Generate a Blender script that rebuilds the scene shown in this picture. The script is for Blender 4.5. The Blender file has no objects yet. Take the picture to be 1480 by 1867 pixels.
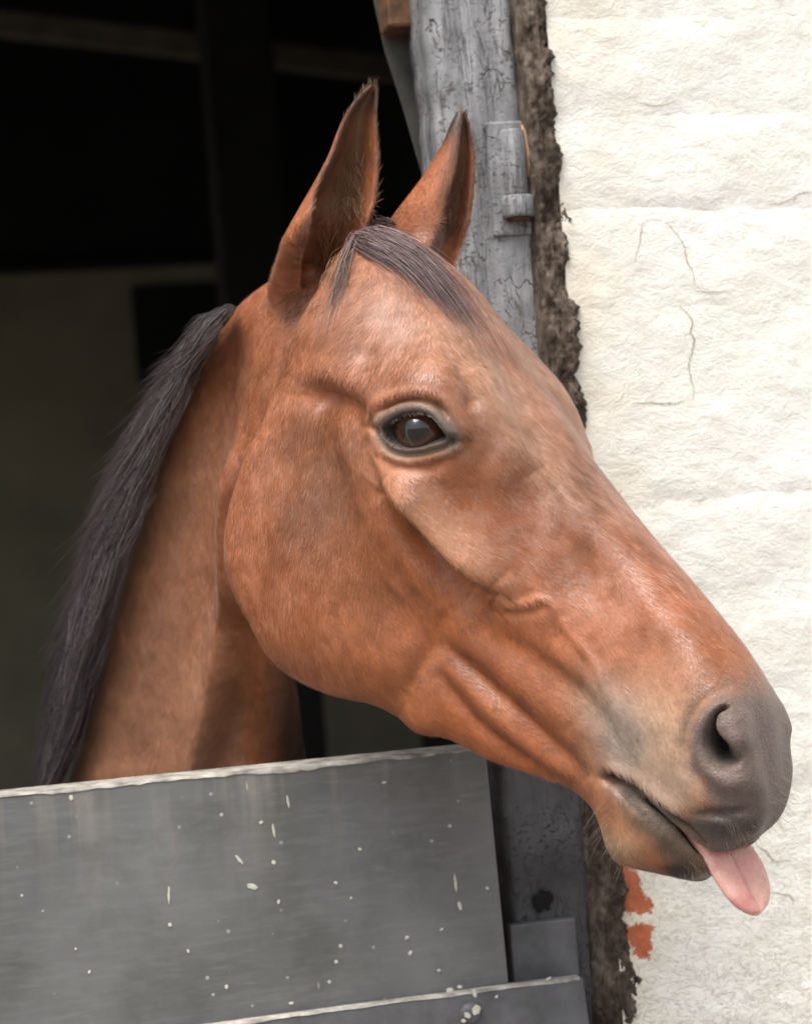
import bpy, bmesh, math, random
import numpy as np
from mathutils import Vector, Matrix
from mathutils.bvhtree import BVHTree

# ------------------------------------------------------------------ camera, sky, sun, exposure
SC = bpy.context.scene
C = SC.collection
PXS = 0.00025                       # size of one photograph pixel at one metre
ROLL = math.radians(4.4)
CAMZ = 1.75
FOCUS = 1.58

cam = bpy.data.cameras.new('camera')
cam.sensor_fit = 'HORIZONTAL'
cam.sensor_width = 36
cam.lens = 36 / (1480 * PXS)
cam.clip_start = 0.05
cam.clip_end = 500
cam.dof.use_dof = True
cam.dof.focus_distance = FOCUS
cam.dof.aperture_fstop = cam.lens / 12.0     # a 12 mm wide pupil
camo = bpy.data.objects.new('camera', cam)
C.objects.link(camo)
SC.camera = camo
R3 = Vector((math.cos(ROLL), 0, -math.sin(ROLL)))
U3 = Vector((math.sin(ROLL), 0, math.cos(ROLL)))
M = Matrix((R3, U3, Vector((0, -1, 0)))).transposed().to_4x4()
M.translation = (0, 0, CAMZ)
camo.matrix_world = M

SUN_EL, SUN_AZ = math.radians(66), math.radians(210)      # overcast: soft light from behind and left of the viewer
W = bpy.data.worlds.new('World')
SC.world = W
W.use_nodes = True
wn, wl = W.node_tree.nodes, W.node_tree.links
sky = wn.new('ShaderNodeTexSky')
sky.sky_type = 'NISHITA'
sky.sun_disc = False
sky.sun_elevation = SUN_EL
sky.sun_rotation = SUN_AZ
sky.dust_density = 4.0
sky.ozone_density = 0.5
hsv = wn.new('ShaderNodeHueSaturation')          # a clouded sky has little colour
hsv.inputs['Saturation'].default_value = 0.25
wl.new(sky.outputs[0], hsv.inputs['Color'])
wl.new(hsv.outputs[0], wn['Background'].inputs[0])
wn['Background'].inputs[1].default_value = 0.11
sl = bpy.data.lights.new('sun', 'SUN')
sl.energy = 1.5
sl.angle = math.radians(35)
sl.color = (1.0, 0.95, 0.88)
so = bpy.data.objects.new('sun', sl)
C.objects.link(so)
sd = Vector((math.sin(SUN_AZ) * math.cos(SUN_EL), math.cos(SUN_AZ) * math.cos(SUN_EL), math.sin(SUN_EL)))
so.rotation_euler = sd.to_track_quat('Z', 'Y').to_euler()
so.location = sd * 20
SC.view_settings.view_transform = 'Standard'
SC.view_settings.look = 'None'
SC.view_settings.exposure = 1.10
SC.view_settings.gamma = 1
SC.render.engine = 'CYCLES'
SC.cycles.use_denoising = True
SC.cycles.max_bounces = 8

rng = np.random.default_rng(7)
random.seed(7)

# ------------------------------------------------------------------ geometry helpers
def ray(px, py):
    """direction (unit depth) of the sight line of a photograph pixel, camera frame (x, depth, z)"""
    return np.array([(px - 740) * PXS, 1.0, (933.5 - py) * PXS])

CR, SR = math.cos(ROLL), math.sin(ROLL)
def c2w(P):
    P = np.asarray(P, float)
    x, y, z = P[..., 0], P[..., 1], P[..., 2]
    return np.stack([x * CR + z * SR, y, -x * SR + z * CR + CAMZ], -1)
def w2c(P):
    P = np.asarray(P, float)
    x, y, z = P[..., 0], P[..., 1], P[..., 2] - CAMZ
    return np.stack([x * CR - z * SR, y, x * SR + z * CR], -1)
def proj(Pc):
    """camera frame -> photograph pixel"""
    return Pc[..., 0] / Pc[..., 1] / PXS + 740, 933.5 - Pc[..., 2] / Pc[..., 1] / PXS
def at(px, py, depth):
    return ray(px, py) * depth

def mesh_obj(name, V, F, mat, parent=None, smooth=True, uv=None):
    me = bpy.data.meshes.new(name)
    me.from_pydata([tuple(v) for v in V], [], [tuple(f) for f in F])
    if smooth:
        me.polygons.foreach_set('use_smooth', [True] * len(me.polygons))
    me.update()
    if mat is not None:
        me.materials.append(mat)
    o = bpy.data.objects.new(name, me)
    C.objects.link(o)
    if parent is not None:
        o.parent = parent
    return o

def tag(o, label=None, cat=None, group=None, kind=None):
    if label: o['label'] = label
    if cat: o['category'] = cat
    if group: o['group'] = group
    if kind: o['kind'] = kind
    return o

def empty(name, loc=(0, 0, 0), rz=0):
    o = bpy.data.objects.new(name, None)
    C.objects.link(o)
    o.location = loc
    o.rotation_euler = (0, 0, rz)
    o.empty_display_size = 0.1
    return o

def cr_basis(n, m, closed):
    """Catmull-Rom weights: m samples over n control points"""
    Wt = np.zeros((m, n))
    for i in range(m):
        u = i / m * n if closed else i / (m - 1) * (n - 1)
        j = int(math.floor(u)); j = min(j, n - 2) if not closed else j
        t = u - j
        c = [(-t + 2 * t * t - t ** 3) / 2, (2 - 5 * t * t + 3 * t ** 3) / 2,
             (t + 4 * t * t - 3 * t ** 3) / 2, (-t * t + t ** 3) / 2]
        for q in range(4):
            k = j - 1 + q
            if closed:
                Wt[i, k % n] += c[q]
            else:
                if k < 0:
                    Wt[i, 0] += 2 * c[q]; Wt[i, 1] -= c[q]
                elif k > n - 1:
                    Wt[i, n - 1] += 2 * c[q]; Wt[i, n - 2] -= c[q]
                else:
                    Wt[i, k] += c[q]
    return Wt

def bs_basis(n, m):
    """clamped, gently smoothing version of the open basis"""
    return cr_basis(n, m, False)

def grid_faces(a, b, closed=True, off=0):
    F = []
    for i in range(a - 1):
        for j in range(b if closed else b - 1):
            k = (j + 1) % b
            F.append((off + i * b + j, off + i * b + k, off + (i + 1) * b + k, off + (i + 1) * b + j))
    return F

def loft(rings, m_long, m_ring):
    """rings: array [stations, ring points, 3] -> closed tube with end caps"""
    A = np.asarray(rings, float)
    G = np.einsum('ai,ijk->ajk', cr_basis(A.shape[0], m_long, False), A)
    G = np.einsum('bj,ajk->abk', cr_basis(A.shape[1], m_ring, True), G)
    V = G.reshape(-1, 3)
    F = grid_faces(m_long, m_ring)
    V = np.vstack([V, G[0].mean(0), G[-1].mean(0)])
    c0, c1 = len(V) - 2, len(V) - 1
    o = (m_long - 1) * m_ring
    for j in range(m_ring):
        k = (j + 1) % m_ring
        F.append((c0, k, j))
        F.append((c1, o + j, o + k))
    return V, F

def smoothstep(a, b, x):
    t = np.clip((x - a) / (b - a), 0, 1)
    return t * t * (3 - 2 * t)

# ------------------------------------------------------------------ materials
def new_mat(name):
    m = bpy.data.materials.new(name)
    m.use_nodes = True
    nt = m.node_tree
    return m, nt.nodes, nt.links, nt.nodes['Principled BSDF']

class NT:
    """tiny node builder"""
    def __init__(s, name):
        s.m, s.n, s.l, s.b = new_mat(name)
        s.tc = s.n.new('ShaderNodeTexCoord')
    def co(s, scale=(1, 1, 1), out='Object', rot=(0, 0, 0)):
        mp = s.n.new('ShaderNodeMapping')
        mp.inputs['Scale'].default_value = scale
        mp.inputs['Rotation'].default_value = rot
        s.l.new(s.tc.outputs[out], mp.inputs['Vector'])
        return mp.outputs[0]
    def noise(s, co, scale, detail=4, rough=0.6, dist=0.0):
        t = s.n.new('ShaderNodeTexNoise')
        t.inputs['Scale'].default_value = scale
        t.inputs['Detail'].default_value = detail
        t.inputs['Roughness'].default_value = rough
        t.inputs['Distortion'].default_value = dist
        s.l.new(co, t.inputs['Vector'])
        return t.outputs['Fac']
    def voro(s, co, scale, feature='F1', out='Distance', rand=1.0):
        t = s.n.new('ShaderNodeTexVoronoi')
        t.feature = feature
        t.inputs['Scale'].default_value = scale
        t.inputs['Randomness'].default_value = rand
        s.l.new(co, t.inputs['Vector'])
        return t.outputs[out]
    def ramp(s, fac, stops, interp='LINEAR'):
        r = s.n.new('ShaderNodeValToRGB')
        cr = r.color_ramp
        cr.interpolation = interp
        while len(cr.elements) < len(stops):
            cr.elements.new(0.5)
        for e, (p, c) in zip(cr.elements, stops):
            e.position = p
            e.color = (c, c, c, 1) if not hasattr(c, '__len__') else tuple(c) + (1,)
        s.l.new(fac, r.inputs[0])
        return r.outputs[0]
    def mix(s, fac, a, b, mode='MIX'):
        x = s.n.new('ShaderNodeMix')
        x.data_type = 'RGBA'
        x.blend_type = mode
        for sock, v in ((x.inputs[0], fac), (x.inputs[6], a), (x.inputs[7], b)):
            if hasattr(v, 'links') or hasattr(v, 'is_linked'):
                s.l.new(v, sock)
            elif hasattr(v, '__len__'):
                sock.default_value = tuple(v) + (1,)
            else:
                sock.default_value = v
        return x.outputs[2]
    def math(s, op, a, b=0.0):
        x = s.n.new('ShaderNodeMath')
        x.operation = op
        for sock, v in ((x.inputs[0], a), (x.inputs[1], b)):
            if hasattr(v, 'is_linked'):
                s.l.new(v, sock)
            else:
                sock.default_value = v
        return x.outputs[0]
    def bump(s, h, strength=0.5, dist=0.002, prev=None):
        x = s.n.new('ShaderNodeBump')
        x.inputs['Strength'].default_value = strength
        x.inputs['Distance'].default_value = dist
        s.l.new(h, x.inputs['Height'])
        if prev is not None:
            s.l.new(prev, x.inputs['Normal'])
        return x.outputs[0]
    def done(s, color=None, rough=None, normal=None, spec=None):
        if color is not None:
            if hasattr(color, 'is_linked'): s.l.new(color, s.b.inputs['Base Color'])
            else: s.b.inputs['Base Color'].default_value = tuple(color) + (1,)
        if rough is not None:
            if hasattr(rough, 'is_linked'): s.l.new(rough, s.b.inputs['Roughness'])
            else: s.b.inputs['Roughness'].default_value = rough
        if normal is not None: s.l.new(normal, s.b.inputs['Normal'])
        if spec is not None: s.b.inputs['Specular IOR Level'].default_value = spec
        return s.m

def mat_plain(name, col, rough=0.7, nscale=20, var=0.25, bump=0.3, bdist=0.002):
    t = NT(name)
    co = t.co()
    n = t.noise(co, nscale, 6)
    c = t.mix(t.ramp(n, [(0.3, 0.0), (0.7, 1.0)]), tuple(x * (1 - var) for x in col), tuple(min(1, x * (1 + var)) for x in col))
    return t.done(c, rough, t.bump(n, bump, bdist))

# limewashed brick: lumpy cream paint, yellowed near the post, flaked to red brick in places
def mat_limewash():
    t = NT('limewashed_brick')
    co = t.co()
    cs = t.co((0.9, 0.9, 1.3))
    big = t.noise(cs, 9, 5, 0.55, 0.4)
    mid = t.noise(cs, 56, 7, 0.66, 0.7)
    fine = t.noise(cs, 150, 5, 0.65, 0.8)
    worm = t.ramp(t.math('ABSOLUTE', t.math('SUBTRACT', t.noise(cs, 85, 3, 0.55, 1.2), 0.5)), [(0.0, 0.0), (0.045, 1.0)])
    base = t.mix(t.ramp(big, [(0.3, 0.0), (0.75, 1.0)]), (0.87, 0.85, 0.77), (0.90, 0.895, 0.85))
    base = t.mix(t.ramp(mid, [(0.32, 0.30), (0.5, 0.0)]), base, (0.66, 0.61, 0.50))
    # yellowing close to the mortar strip (object x runs along the wall from the post)
    sx = t.n.new('ShaderNodeSeparateXYZ')
    t.l.new(t.tc.outputs['Object'], sx.inputs[0])
    yel = t.math('MULTIPLY', t.ramp(sx.outputs[0], [(0.0, 1.0), (0.11, 0.0)]), t.ramp(t.noise(co, 14, 4), [(0.38, 0.0), (0.62, 0.75)]))
    base = t.mix(yel, base, (0.74, 0.62, 0.41))
    # lower part is damp and dirtier
    zz = sx.outputs[2]
    low = t.math('MULTIPLY', t.ramp(t.math('ADD', zz, 0.55), [(0.0, 1.0), (0.40, 0.0)]), t.ramp(worm, [(0.0, 0.85), (0.9, 0.0)]))
    base = t.mix(low, base, (0.40, 0.34, 0.26))
    # flakes to red brick: larger ones by the post foot, small chips low down
    fl = t.noise(co, 26, 5, 0.6)
    wz = t.math('MULTIPLY', t.ramp(t.math('ADD', zz, 0.60), [(0.0, 1.0), (0.30, 0.0)]), 0.16)
    chip = t.ramp(t.math('ADD', fl, wz), [(0.735, 0.0), (0.75, 1.0)])
    at_ = t.n.new('ShaderNodeAttribute'); at_.attribute_name = 'bare'
    bare = t.ramp(t.math('ADD', at_.outputs['Fac'], t.math('MULTIPLY', t.math('SUBTRACT', t.noise(co, 110, 5, 0.7), 0.5), 1.0)), [(0.45, 0.0), (0.55, 1.0)])
    flake = t.math('MAXIMUM', chip, bare)
    redn = t.noise(co, 60, 5)
    red = t.mix(t.ramp(redn, [(0.3, 0.0), (0.7, 1.0)]), (0.42, 0.10, 0.045), (0.58, 0.20, 0.10))
    col = t.mix(flake, base, red)
    h = t.math('ADD', t.math('MULTIPLY', big, 0.3), t.math('MULTIPLY', mid, 0.7))
    h = t.math('ADD', h, t.math('MULTIPLY', fine, 0.34))
    h = t.math('ADD', h, t.math('MULTIPLY', worm, 0.10))
    h = t.math('SUBTRACT', h, t.math('MULTIPLY', flake, 0.18))
    return t.done(col, 0.85, t.bump(h, 0.5, 0.005), 0.25)

# grey alligatored paint over timber
def mat_post():
    t = NT('cracked_grey_paint')
    co = t.co()
    cs = t.co((1, 1, 0.45))
    wob = t.n.new('ShaderNodeMix'); wob.data_type = 'VECTOR'
    nz = t.n.new('ShaderNodeTexNoise'); nz.inputs['Scale'].default_value = 40; nz.inputs['Detail'].default_value = 4
    t.l.new(cs, nz.inputs['Vector'])
    wob.inputs[0].default_value = 0.028
    t.l.new(cs, wob.inputs[4]); t.l.new(nz.outputs['Color'], wob.inputs[5])
    crack = t.voro(wob.outputs[1], 60, 'DISTANCE_TO_EDGE')
    cmask = t.ramp(crack, [(0.0, 0.0), (0.022, 1.0)])
    sel = t.ramp(t.noise(co, 14, 4), [(0.38, 0.0), (0.46, 1.0)])
    pits = t.ramp(t.noise(t.co((1, 1, 1.5)), 210, 4, 0.6, 0.5), [(0.34, 0.0), (0.43, 1.0)])
    psel = t.ramp(t.noise(co, 18, 4), [(0.36, 0.0), (0.56, 1.0)])
    cm = t.math('MULTIPLY', t.math('MAXIMUM', cmask, sel), t.math('MAXIMUM', pits, psel))
    blot = t.noise(co, 16, 6, 0.65)
    streak = t.noise(t.co((1, 1, 0.12)), 60, 4)
    base = t.mix(t.ramp(blot, [(0.3, 0.0), (0.7, 1.0)]), (0.22, 0.22, 0.23), (0.42, 0.42, 0.435))
    base = t.mix(t.ramp(streak, [(0.38, 0.65), (0.58, 0.0)]), base, (0.10, 0.10, 0.105))
    peel = t.ramp(t.noise(t.co((1, 1, 0.5)), 48, 6, 0.7, 0.6), [(0.60, 0.0), (0.64, 1.0)])
    base = t.mix(peel, base, (0.13, 0.115, 0.10))
    # darker grey towards the foot of the post
    sx = t.n.new('ShaderNodeSeparateXYZ')
    t.l.new(t.tc.outputs['Object'], sx.inputs[0])
    vcr = t.ramp(t.math('ABSOLUTE', t.math('SUBTRACT', t.noise(t.co((1, 1, 0.10)), 38, 5, 0.6, 0.3), 0.5)), [(0.0, 0.75), (0.012, 0.0)])
    base = t.mix(vcr, base, (0.045, 0.04, 0.038))
    low = t.ramp(t.math('ADD', sx.outputs[2], 0.45), [(0.15, 1.0), (0.5, 0.0)])
    base = t.mix(low, base, t.mix(t.ramp(blot, [(0.35, 0.0), (0.7, 1.0)]), (0.045, 0.045, 0.05), (0.11, 0.11, 0.12)))
    col = t.mix(cm, (0.05, 0.045, 0.04), base)
    h = t.math('ADD', cm, t.math('ADD', t.math('MULTIPLY', blot, 0.5), t.math('MULTIPLY', t.noise(t.co((1, 1, 0.6)), 120, 5, 0.65), 0.7)))
    return t.done(col, 0.55, t.bump(h, 0.7, 0.0025), 0.45)

def mat_rot():
    t = NT('crumbling_mortar')
    co = t.co()
    a = t.noise(t.co((1, 1, 0.4)), 75, 8, 0.72, 0.5)
    b = t.noise(t.co((1, 1, 0.35)), 190, 5, 0.65)
    col = t.ramp(a, [(0.25, (0.025, 0.018, 0.014)), (0.47, (0.10, 0.076, 0.058)), (0.58, (0.19, 0.15, 0.12)), (0.72, (0.32, 0.27, 0.22))])
    h = t.math('ADD', a, t.math('MULTIPLY', b, 0.6))
    return t.done(col, 0.9, t.bump(h, 0.9, 0.006), 0.2)

def mat_door():
    t = NT('worn_dark_grey_door')
    co = t.co()
    blot = t.noise(t.co((1, 1, 0.6)), 7, 6, 0.6)
    streak = t.noise(t.co((1, 1, 0.06)), 45, 5, 0.6)
    fine = t.noise(t.co((0.15, 1, 1)), 220, 3, 0.6)
    base = t.mix(t.ramp(blot, [(0.3, 0.0), (0.7, 1.0)]), (0.095, 0.095, 0.092), (0.195, 0.196, 0.193))
    base = t.mix(t.ramp(fine, [(0.45, 0.0), (0.75, 0.35)]), base, (0.23, 0.23, 0.225))
    ssel0 = t.ramp(t.noise(co, 5, 3), [(0.40, 0.0), (0.62, 1.0)])
    # pale drip streaks and wear close to the top edge
    sx = t.n.new('ShaderNodeSeparateXYZ')
    t.l.new(t.tc.outputs['Object'], sx.inputs[0])
    top = t.ramp(t.math('MULTIPLY', sx.outputs[2], -1.0), [(0.0, 1.0), (0.05, 0.25), (0.12, 0.0)])
    drip = t.math('MULTIPLY', top, t.ramp(streak, [(0.52, 0.0), (0.70, 0.5)]))
    base = t.mix(drip, base, (0.36, 0.33, 0.28))
    grime = t.ramp(t.noise(t.co((0.7, 1, 0.8)), 22, 9, 0.75, 0.4), [(0.48, 0.0), (0.70, 0.45)])
    base = t.mix(grime, base, (0.075, 0.072, 0.066))
    scuff = t.ramp(t.noise(t.co((0.12, 1, 1.0), rot=(0, 0.35, 0)), 160, 3, 0.7), [(0.66, 0.0), (0.74, 0.5)])
    base = t.mix(t.math('MULTIPLY', scuff, ssel0), base, (0.30, 0.30, 0.29))
    speck = t.voro(t.co((1, 1, 1)), 62)
    ssel = t.ramp(t.noise(co, 9, 3), [(0.42, 0.0), (0.62, 1.0)])
    sm = t.math('MULTIPLY', t.ramp(speck, [(0.07, 1.0), (0.11, 0.0)]), ssel)
    base = t.mix(sm, base, (0.55, 0.54, 0.50))
    speck2 = t.voro(t.co((1, 1, 0.25), rot=(0, 0.08, 0)), 34)
    sm2 = t.math('MULTIPLY', t.ramp(speck2, [(0.035, 1.0), (0.055, 0.0)]), ssel)
    base = t.mix(sm2, base, (0.55, 0.52, 0.44))
    rough = t.ramp(blot, [(0.3, 0.42), (0.7, 0.60)])
    h = t.math('ADD', t.math('MULTIPLY', blot, 0.4), t.math('ADD', t.math('MULTIPLY', fine, 0.12), t.math('MULTIPLY', sm, 0.4)))
    return t.done(base, rough, t.bump(h, 0.35, 0.002), 0.5)

MAT_LIME = mat_limewash()
MAT_POST = mat_post()
MAT_ROT = mat_rot()
MAT_DOOR = mat_door()
MAT_WORN = mat_plain('bare_worn_edge', (0.33, 0.31, 0.275), 0.75, 60, 0.6)
MAT_RUST = mat_plain('rusty_iron', (0.16, 0.075, 0.035), 0.8, 60, 0.6, 0.6)
MAT_IRON = mat_plain('painted_iron', (0.27, 0.27, 0.275), 0.5, 70, 0.35, 0.6)
MAT_BATTEN = mat_plain('dark_grey_batten', (0.115, 0.115, 0.122), 0.5, 30, 0.35, 0.4)
MAT_STOP = mat_plain('weathered_grey_timber', (0.075, 0.072, 0.062), 0.7, 24, 0.4, 0.5)
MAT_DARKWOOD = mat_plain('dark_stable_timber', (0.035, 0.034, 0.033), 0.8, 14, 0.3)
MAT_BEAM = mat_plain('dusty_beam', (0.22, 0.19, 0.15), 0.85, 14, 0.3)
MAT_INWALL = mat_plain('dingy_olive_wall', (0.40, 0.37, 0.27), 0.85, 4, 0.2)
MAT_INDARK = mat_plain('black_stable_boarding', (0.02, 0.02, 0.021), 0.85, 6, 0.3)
MAT_FLOOR = mat_plain('stable_floor', (0.12, 0.10, 0.08), 0.9, 8, 0.4)
MAT_YARD = mat_plain('yard_cobbles', (0.15, 0.135, 0.12), 0.9, 5, 0.25)
MAT_MUCK = mat_plain('dried_splash', (0.55, 0.53, 0.46), 0.9, 120, 0.3)

# ------------------------------------------------------------------ the setting: a stable front, seen a little from the left
BETA = math.radians(12)
PIV = c2w(at(1000, 933.5, 1.78))          # a point of the wall's face
FV = np.array([math.cos(BETA), math.sin(BETA), 0]); GV = np.array([-math.sin(BETA), math.cos(BETA), 0])
def fac(px, py, d=0.0):
    """where a sight line meets the facade's plane at depth d: (along, depth, height) in the facade's frame"""
    o = np.array([0, 0, CAMZ]); r = c2w(ray(px, py)) - o
    k = (np.dot(PIV - o, GV) + d) / np.dot(r, GV)
    p = o + r * k - PIV
    return np.array([p @ FV, d, p[2]])
def facade(name):
    return empty(name, PIV, BETA)
ZB = -PIV[2]                               # ground level in the facade's frame

def sheet(name, x0, x1, y0, y1, z, mat):
    o = mesh_obj(name, [(x0, y0, z), (x1, y0, z), (x1, y1, z), (x0, y1, z)], [(0, 1, 2, 3)], mat)
    return tag(o, kind='structure')
sheet('yard_ground', -60, 60, -60, 60, 0.0, MAT_YARD)
fl = sheet('stable_floor', -1.45, 0.75, 0.12, 4.3, ZB + 0.006, MAT_FLOOR)
fl.location = PIV; fl.rotation_euler = (0, 0, BETA)

def box_vf(x0, x1, y0, y1, z0, z1):
    V = [(x0, y0, z0), (x1, y0, z0), (x1, y1, z0), (x0, y1, z0), (x0, y0, z1), (x1, y0, z1), (x1, y1, z1), (x0, y1, z1)]
    F = [(0, 3, 2, 1), (4, 5, 6, 7), (0, 1, 5, 4), (1, 2, 6, 5), (2, 3, 7, 6), (3, 0, 4, 7)]
    return V, F
def box(name, x0, x1, y0, y1, z0, z1, mat, parent=None, bevel=0.0):
    V, F = box_vf(x0, x1, y0, y1, z0, z1)
    o = mesh_obj(name, V, F, mat, parent, smooth=False)
    if bevel:
        b = o.modifiers.new('bevel', 'BEVEL'); b.width = bevel; b.segments = 2; b.limit_method = 'NONE'
    return o

def bumpy(x, z, s):
    """cheap smooth noise from summed sines, metres"""
    v = 0
    for k, (a, b, c, w) in enumerate(NOISE):
        v = v + w * np.sin(a * x * s + b * z * s + c)
    return v
NOISE = []
for k in range(14):
    f = 1.0 * 1.35 ** k
    th = rng.uniform(0, math.pi)
    NOISE.append((f * math.cos(th), f * math.sin(th) * 1.5, rng.uniform(0, 6.28), 1.0 / (1 + 0.55 * k)))

# --- the limewashed brick wall right of the door
wall = facade('brick_wall')
tag(wall, 'cream limewashed old brick wall beside the doorway, paint flaking to red', 'wall')
pa, pb = fac(1000, 0), fac(1165, 1650)
EDGE = 0.5 * (pa[0] + pb[0]) - 0.012        # left edge of the masonry
COURSE, BL = 0.0805, 0.228
zref = fac(1230, 555)[2]
ztop, zbot = 0.60, -0.62
def smooth_poly_(poly, m):
    P = np.array(poly, float)
    return cr_basis(len(P), m, False) @ P
FACES = []
def wall_face(x, z):
    best = min(FACES, key=lambda f: max(f[0] - x, x - f[1], f[2] - z, z - f[3]))
    d = (best[4] - x) ** 2 + (best[6] - z) ** 2
    return float(np.sort(best[5].ravel()[np.argsort(d.ravel())[:4]])[0])
rows = range(int((zbot - zref) / COURSE) - 1, int((ztop - zref) / COURSE) + 2)
pj = fac(1252, 620)[0]
BARE = [np.array([fac(x, y)[[0, 2]] for x, y in pg]) for pg in ([(1130,1578),(1152,1578),(1166,1606),(1180,1640),(1194,1654),(1184,1664),(1146,1667),(1130,1660)],
        [(1130,1692),(1160,1684),(1192,1686),(1187,1716),(1181,1752),(1165,1750),(1150,1728),(1130,1705)])]
def inpoly(V, pg):
    x = np.array([v[0] for v in V]); z = np.array([v[2] for v in V])
    d = np.full(len(x), 1e9); ins = np.zeros(len(x), bool)
    for i in range(len(pg)):
        a, b = pg[i], pg[(i + 1) % len(pg)]; e = b - a
        t = np.clip(((x - a[0]) * e[0] + (z - a[1]) * e[1]) / (e @ e), 0, 1)
        d = np.minimum(d, np.hypot(x - a[0] - t * e[0], z - a[1] - t * e[1]))
        ins ^= ((a[1] > z) != (b[1] > z)) & (x < (b[0] - a[0]) * (z - a[1]) / (b[1] - a[1] + 1e-12) + a[0])
    return np.where(ins, d, -d)
for r in rows:
    z0 = zref + r * COURSE
    off = pj if r % 2 else pj + BL * 0.5
    xs = [off + k * BL for k in range(-4, 6)]
    xs = [EDGE] + [x for x in xs if x > EDGE + 0.03 and x < 0.66] + [0.70]
    for x0, x1 in zip(xs[:-1], xs[1:]):
        nx, nz = max(3, int((x1 - x0) / 0.004)), 21
        gx = np.linspace(x0, x1, nx); gz = np.linspace(z0, z0 + COURSE, nz)
        X, Z = np.meshgrid(gx, gz, indexing='ij')
        # paint fills the joints: they read as shallow uneven troughs
        jz = np.minimum(Z - z0, z0 + COURSE - Z); jx = np.minimum(X - x0, x1 - X)
        if x0 == EDGE: jx = np.minimum(x1 - X, 1)
        jw = 0.012 + 0.004 * bumpy(X, Z, 20); jr = np.where(Z - z0 < COURSE / 2, r, r + 1); fade = 0.35 + 0.65 * smoothstep(-0.6, 0.9, bumpy(X + jr * 1.7, X * 0, 7))
        tro = 0.0013 * fade * np.exp(-(jz / np.maximum(jw, .006)) ** 2) + 0.0005 * fade * np.exp(-(jx / 0.006) ** 2)
        Yd = tro + 0.0004 * bumpy(X, Z, 8) + 0.0004 * bumpy(X + 3.1, Z, 45)
        Zs = Z + 0.003 * bumpy(X, X * 0 + r, 9) * np.exp(-((Z - z0) / 0.02) ** 2) + 0.003 * bumpy(X, X * 0 + r + 1, 9) * np.exp(-((z0 + COURSE - Z) / 0.02) ** 2)
        FACES.append((x0, x1, z0, z0 + COURSE, X, Yd, Zs))
        V = list(np.stack([X, Yd, Zs], -1).reshape(-1, 3))
        F = [(i * nz + j, (i + 1) * nz + j, (i + 1) * nz + j + 1, i * nz + j + 1) for i in range(nx - 1) for j in range(nz - 1)]
        # sides back into the wall
        edge = [(i * nz) for i in range(nx)] + [((nx - 1) * nz + j) for j in range(1, nz)] + [(i * nz + nz - 1) for i in range(nx - 2, -1, -1)] + [j for j in range(nz - 2, 0, -1)]
        n0 = len(V)
        ne = len(edge)
        V += [tuple(V[e]) for e in edge] + [(V[e][0], 0.06, V[e][2]) for e in edge]
        F += [(n0 + (q + 1) % ne, n0 + q, n0 + ne + q, n0 + ne + (q + 1) % ne) for q in range(ne)]
        b = mesh_obj('brick', V, F, MAT_LIME, wall)
        # bare ends where the limewash has come off beside the post
        bare = np.zeros(len(V), np.float32)
        if x0 == EDGE:
            for pg in BARE:
                bare = np.maximum(bare, np.clip(0.5 + inpoly(V, pg) / 0.022, 0, 1))
        a = b.data.attributes.new('bare', 'FLOAT', 'POINT')
        a.data.foreach_set('value', bare)
# hairline cracks and lifted paint edges
MAT_CRACK = mat_plain('crack_shadow_dirt', (0.42, 0.36, 0.28), 0.9, 80, 0.4)
for poly, wpx in (([(1238,556),(1248,566),(1260,580),(1262,592),(1258,604),(1265,618),(1262,640),(1256,662),(1260,690),(1266,712),(1262,728)], 1.5), ([(1150,736),(1180,734),(1225,736),(1246,731)], 1.3),
                  ([(1212,402),(1232,424),(1246,446),(1252,476),(1262,494),(1266,520)], 1.1), ([(1156,478),(1166,440),(1174,404),(1206,400)], 0.9), ([(1268,530),(1300,532),(1328,530)], 1.1),
                  ([(1160,185),(1200,192),(1240,180)], 1.2), ([(1380,1545),(1396,1552),(1412,1570),(1440,1570)], 1.6), ([(1400,1628),(1440,1634),(1446,1650)], 1.5), ([(1400,372),(1430,368),(1460,352),(1480,350)], 1.4)):
    P = smooth_poly_(poly, len(poly) * 5)
    V, F = [], []
    for k2, (x, y) in enumerate(P):
        wv = wpx * PXS * 1.8 * (0.25 + abs(math.sin(k2 * 1.7)) * 0.6) * (0.3 + math.sin(math.pi * (k2 + .5) / len(P)))
        c = fac(x + 0.8 * math.sin(k2 * 2.1), y + 0.8 * math.cos(k2 * 1.3))
        d = P[min(k2 + 1, len(P) - 1)] - P[max(k2 - 1, 0)]; d = d / (np.linalg.norm(d) + 1e-9)
        hit = wall_face(c[0], c[2]) - 0.0004
        V += [(c[0] + d[1] * wv, hit, c[2] + d[0] * wv), (c[0] - d[1] * wv, hit, c[2] - d[0] * wv)]
    F = [(2 * q, 2 * q + 1, 2 * q + 3, 2 * q + 2) for q in range(len(P) - 1)]
    mesh_obj('crack', V, F, MAT_CRACK, wall)
# plain continuation of the masonry beyond the picture and behind the brick faces
ztopw, zrow0, zrow1 = 1.62, zref + rows[0] * COURSE, zref + (rows[-1] + 1) * COURSE
box('masonry_core', EDGE + 0.002, 0.70, 0.04, 0.24, ZB, ztopw, MAT_LIME, wall)
box('masonry_face', 0.702, 3.2, 0.003, 0.241, ZB, ztopw + 0.001, MAT_LIME, wall)
box('masonry_face', EDGE + 0.001, 0.701, 0.004, 0.039, ZB, zrow0 - 0.001, MAT_LIME, wall)
box('masonry_face', EDGE + 0.001, 0.701, 0.004, 0.039, zrow1 + 0.001, ztopw - 0.001, MAT_LIME, wall)

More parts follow.
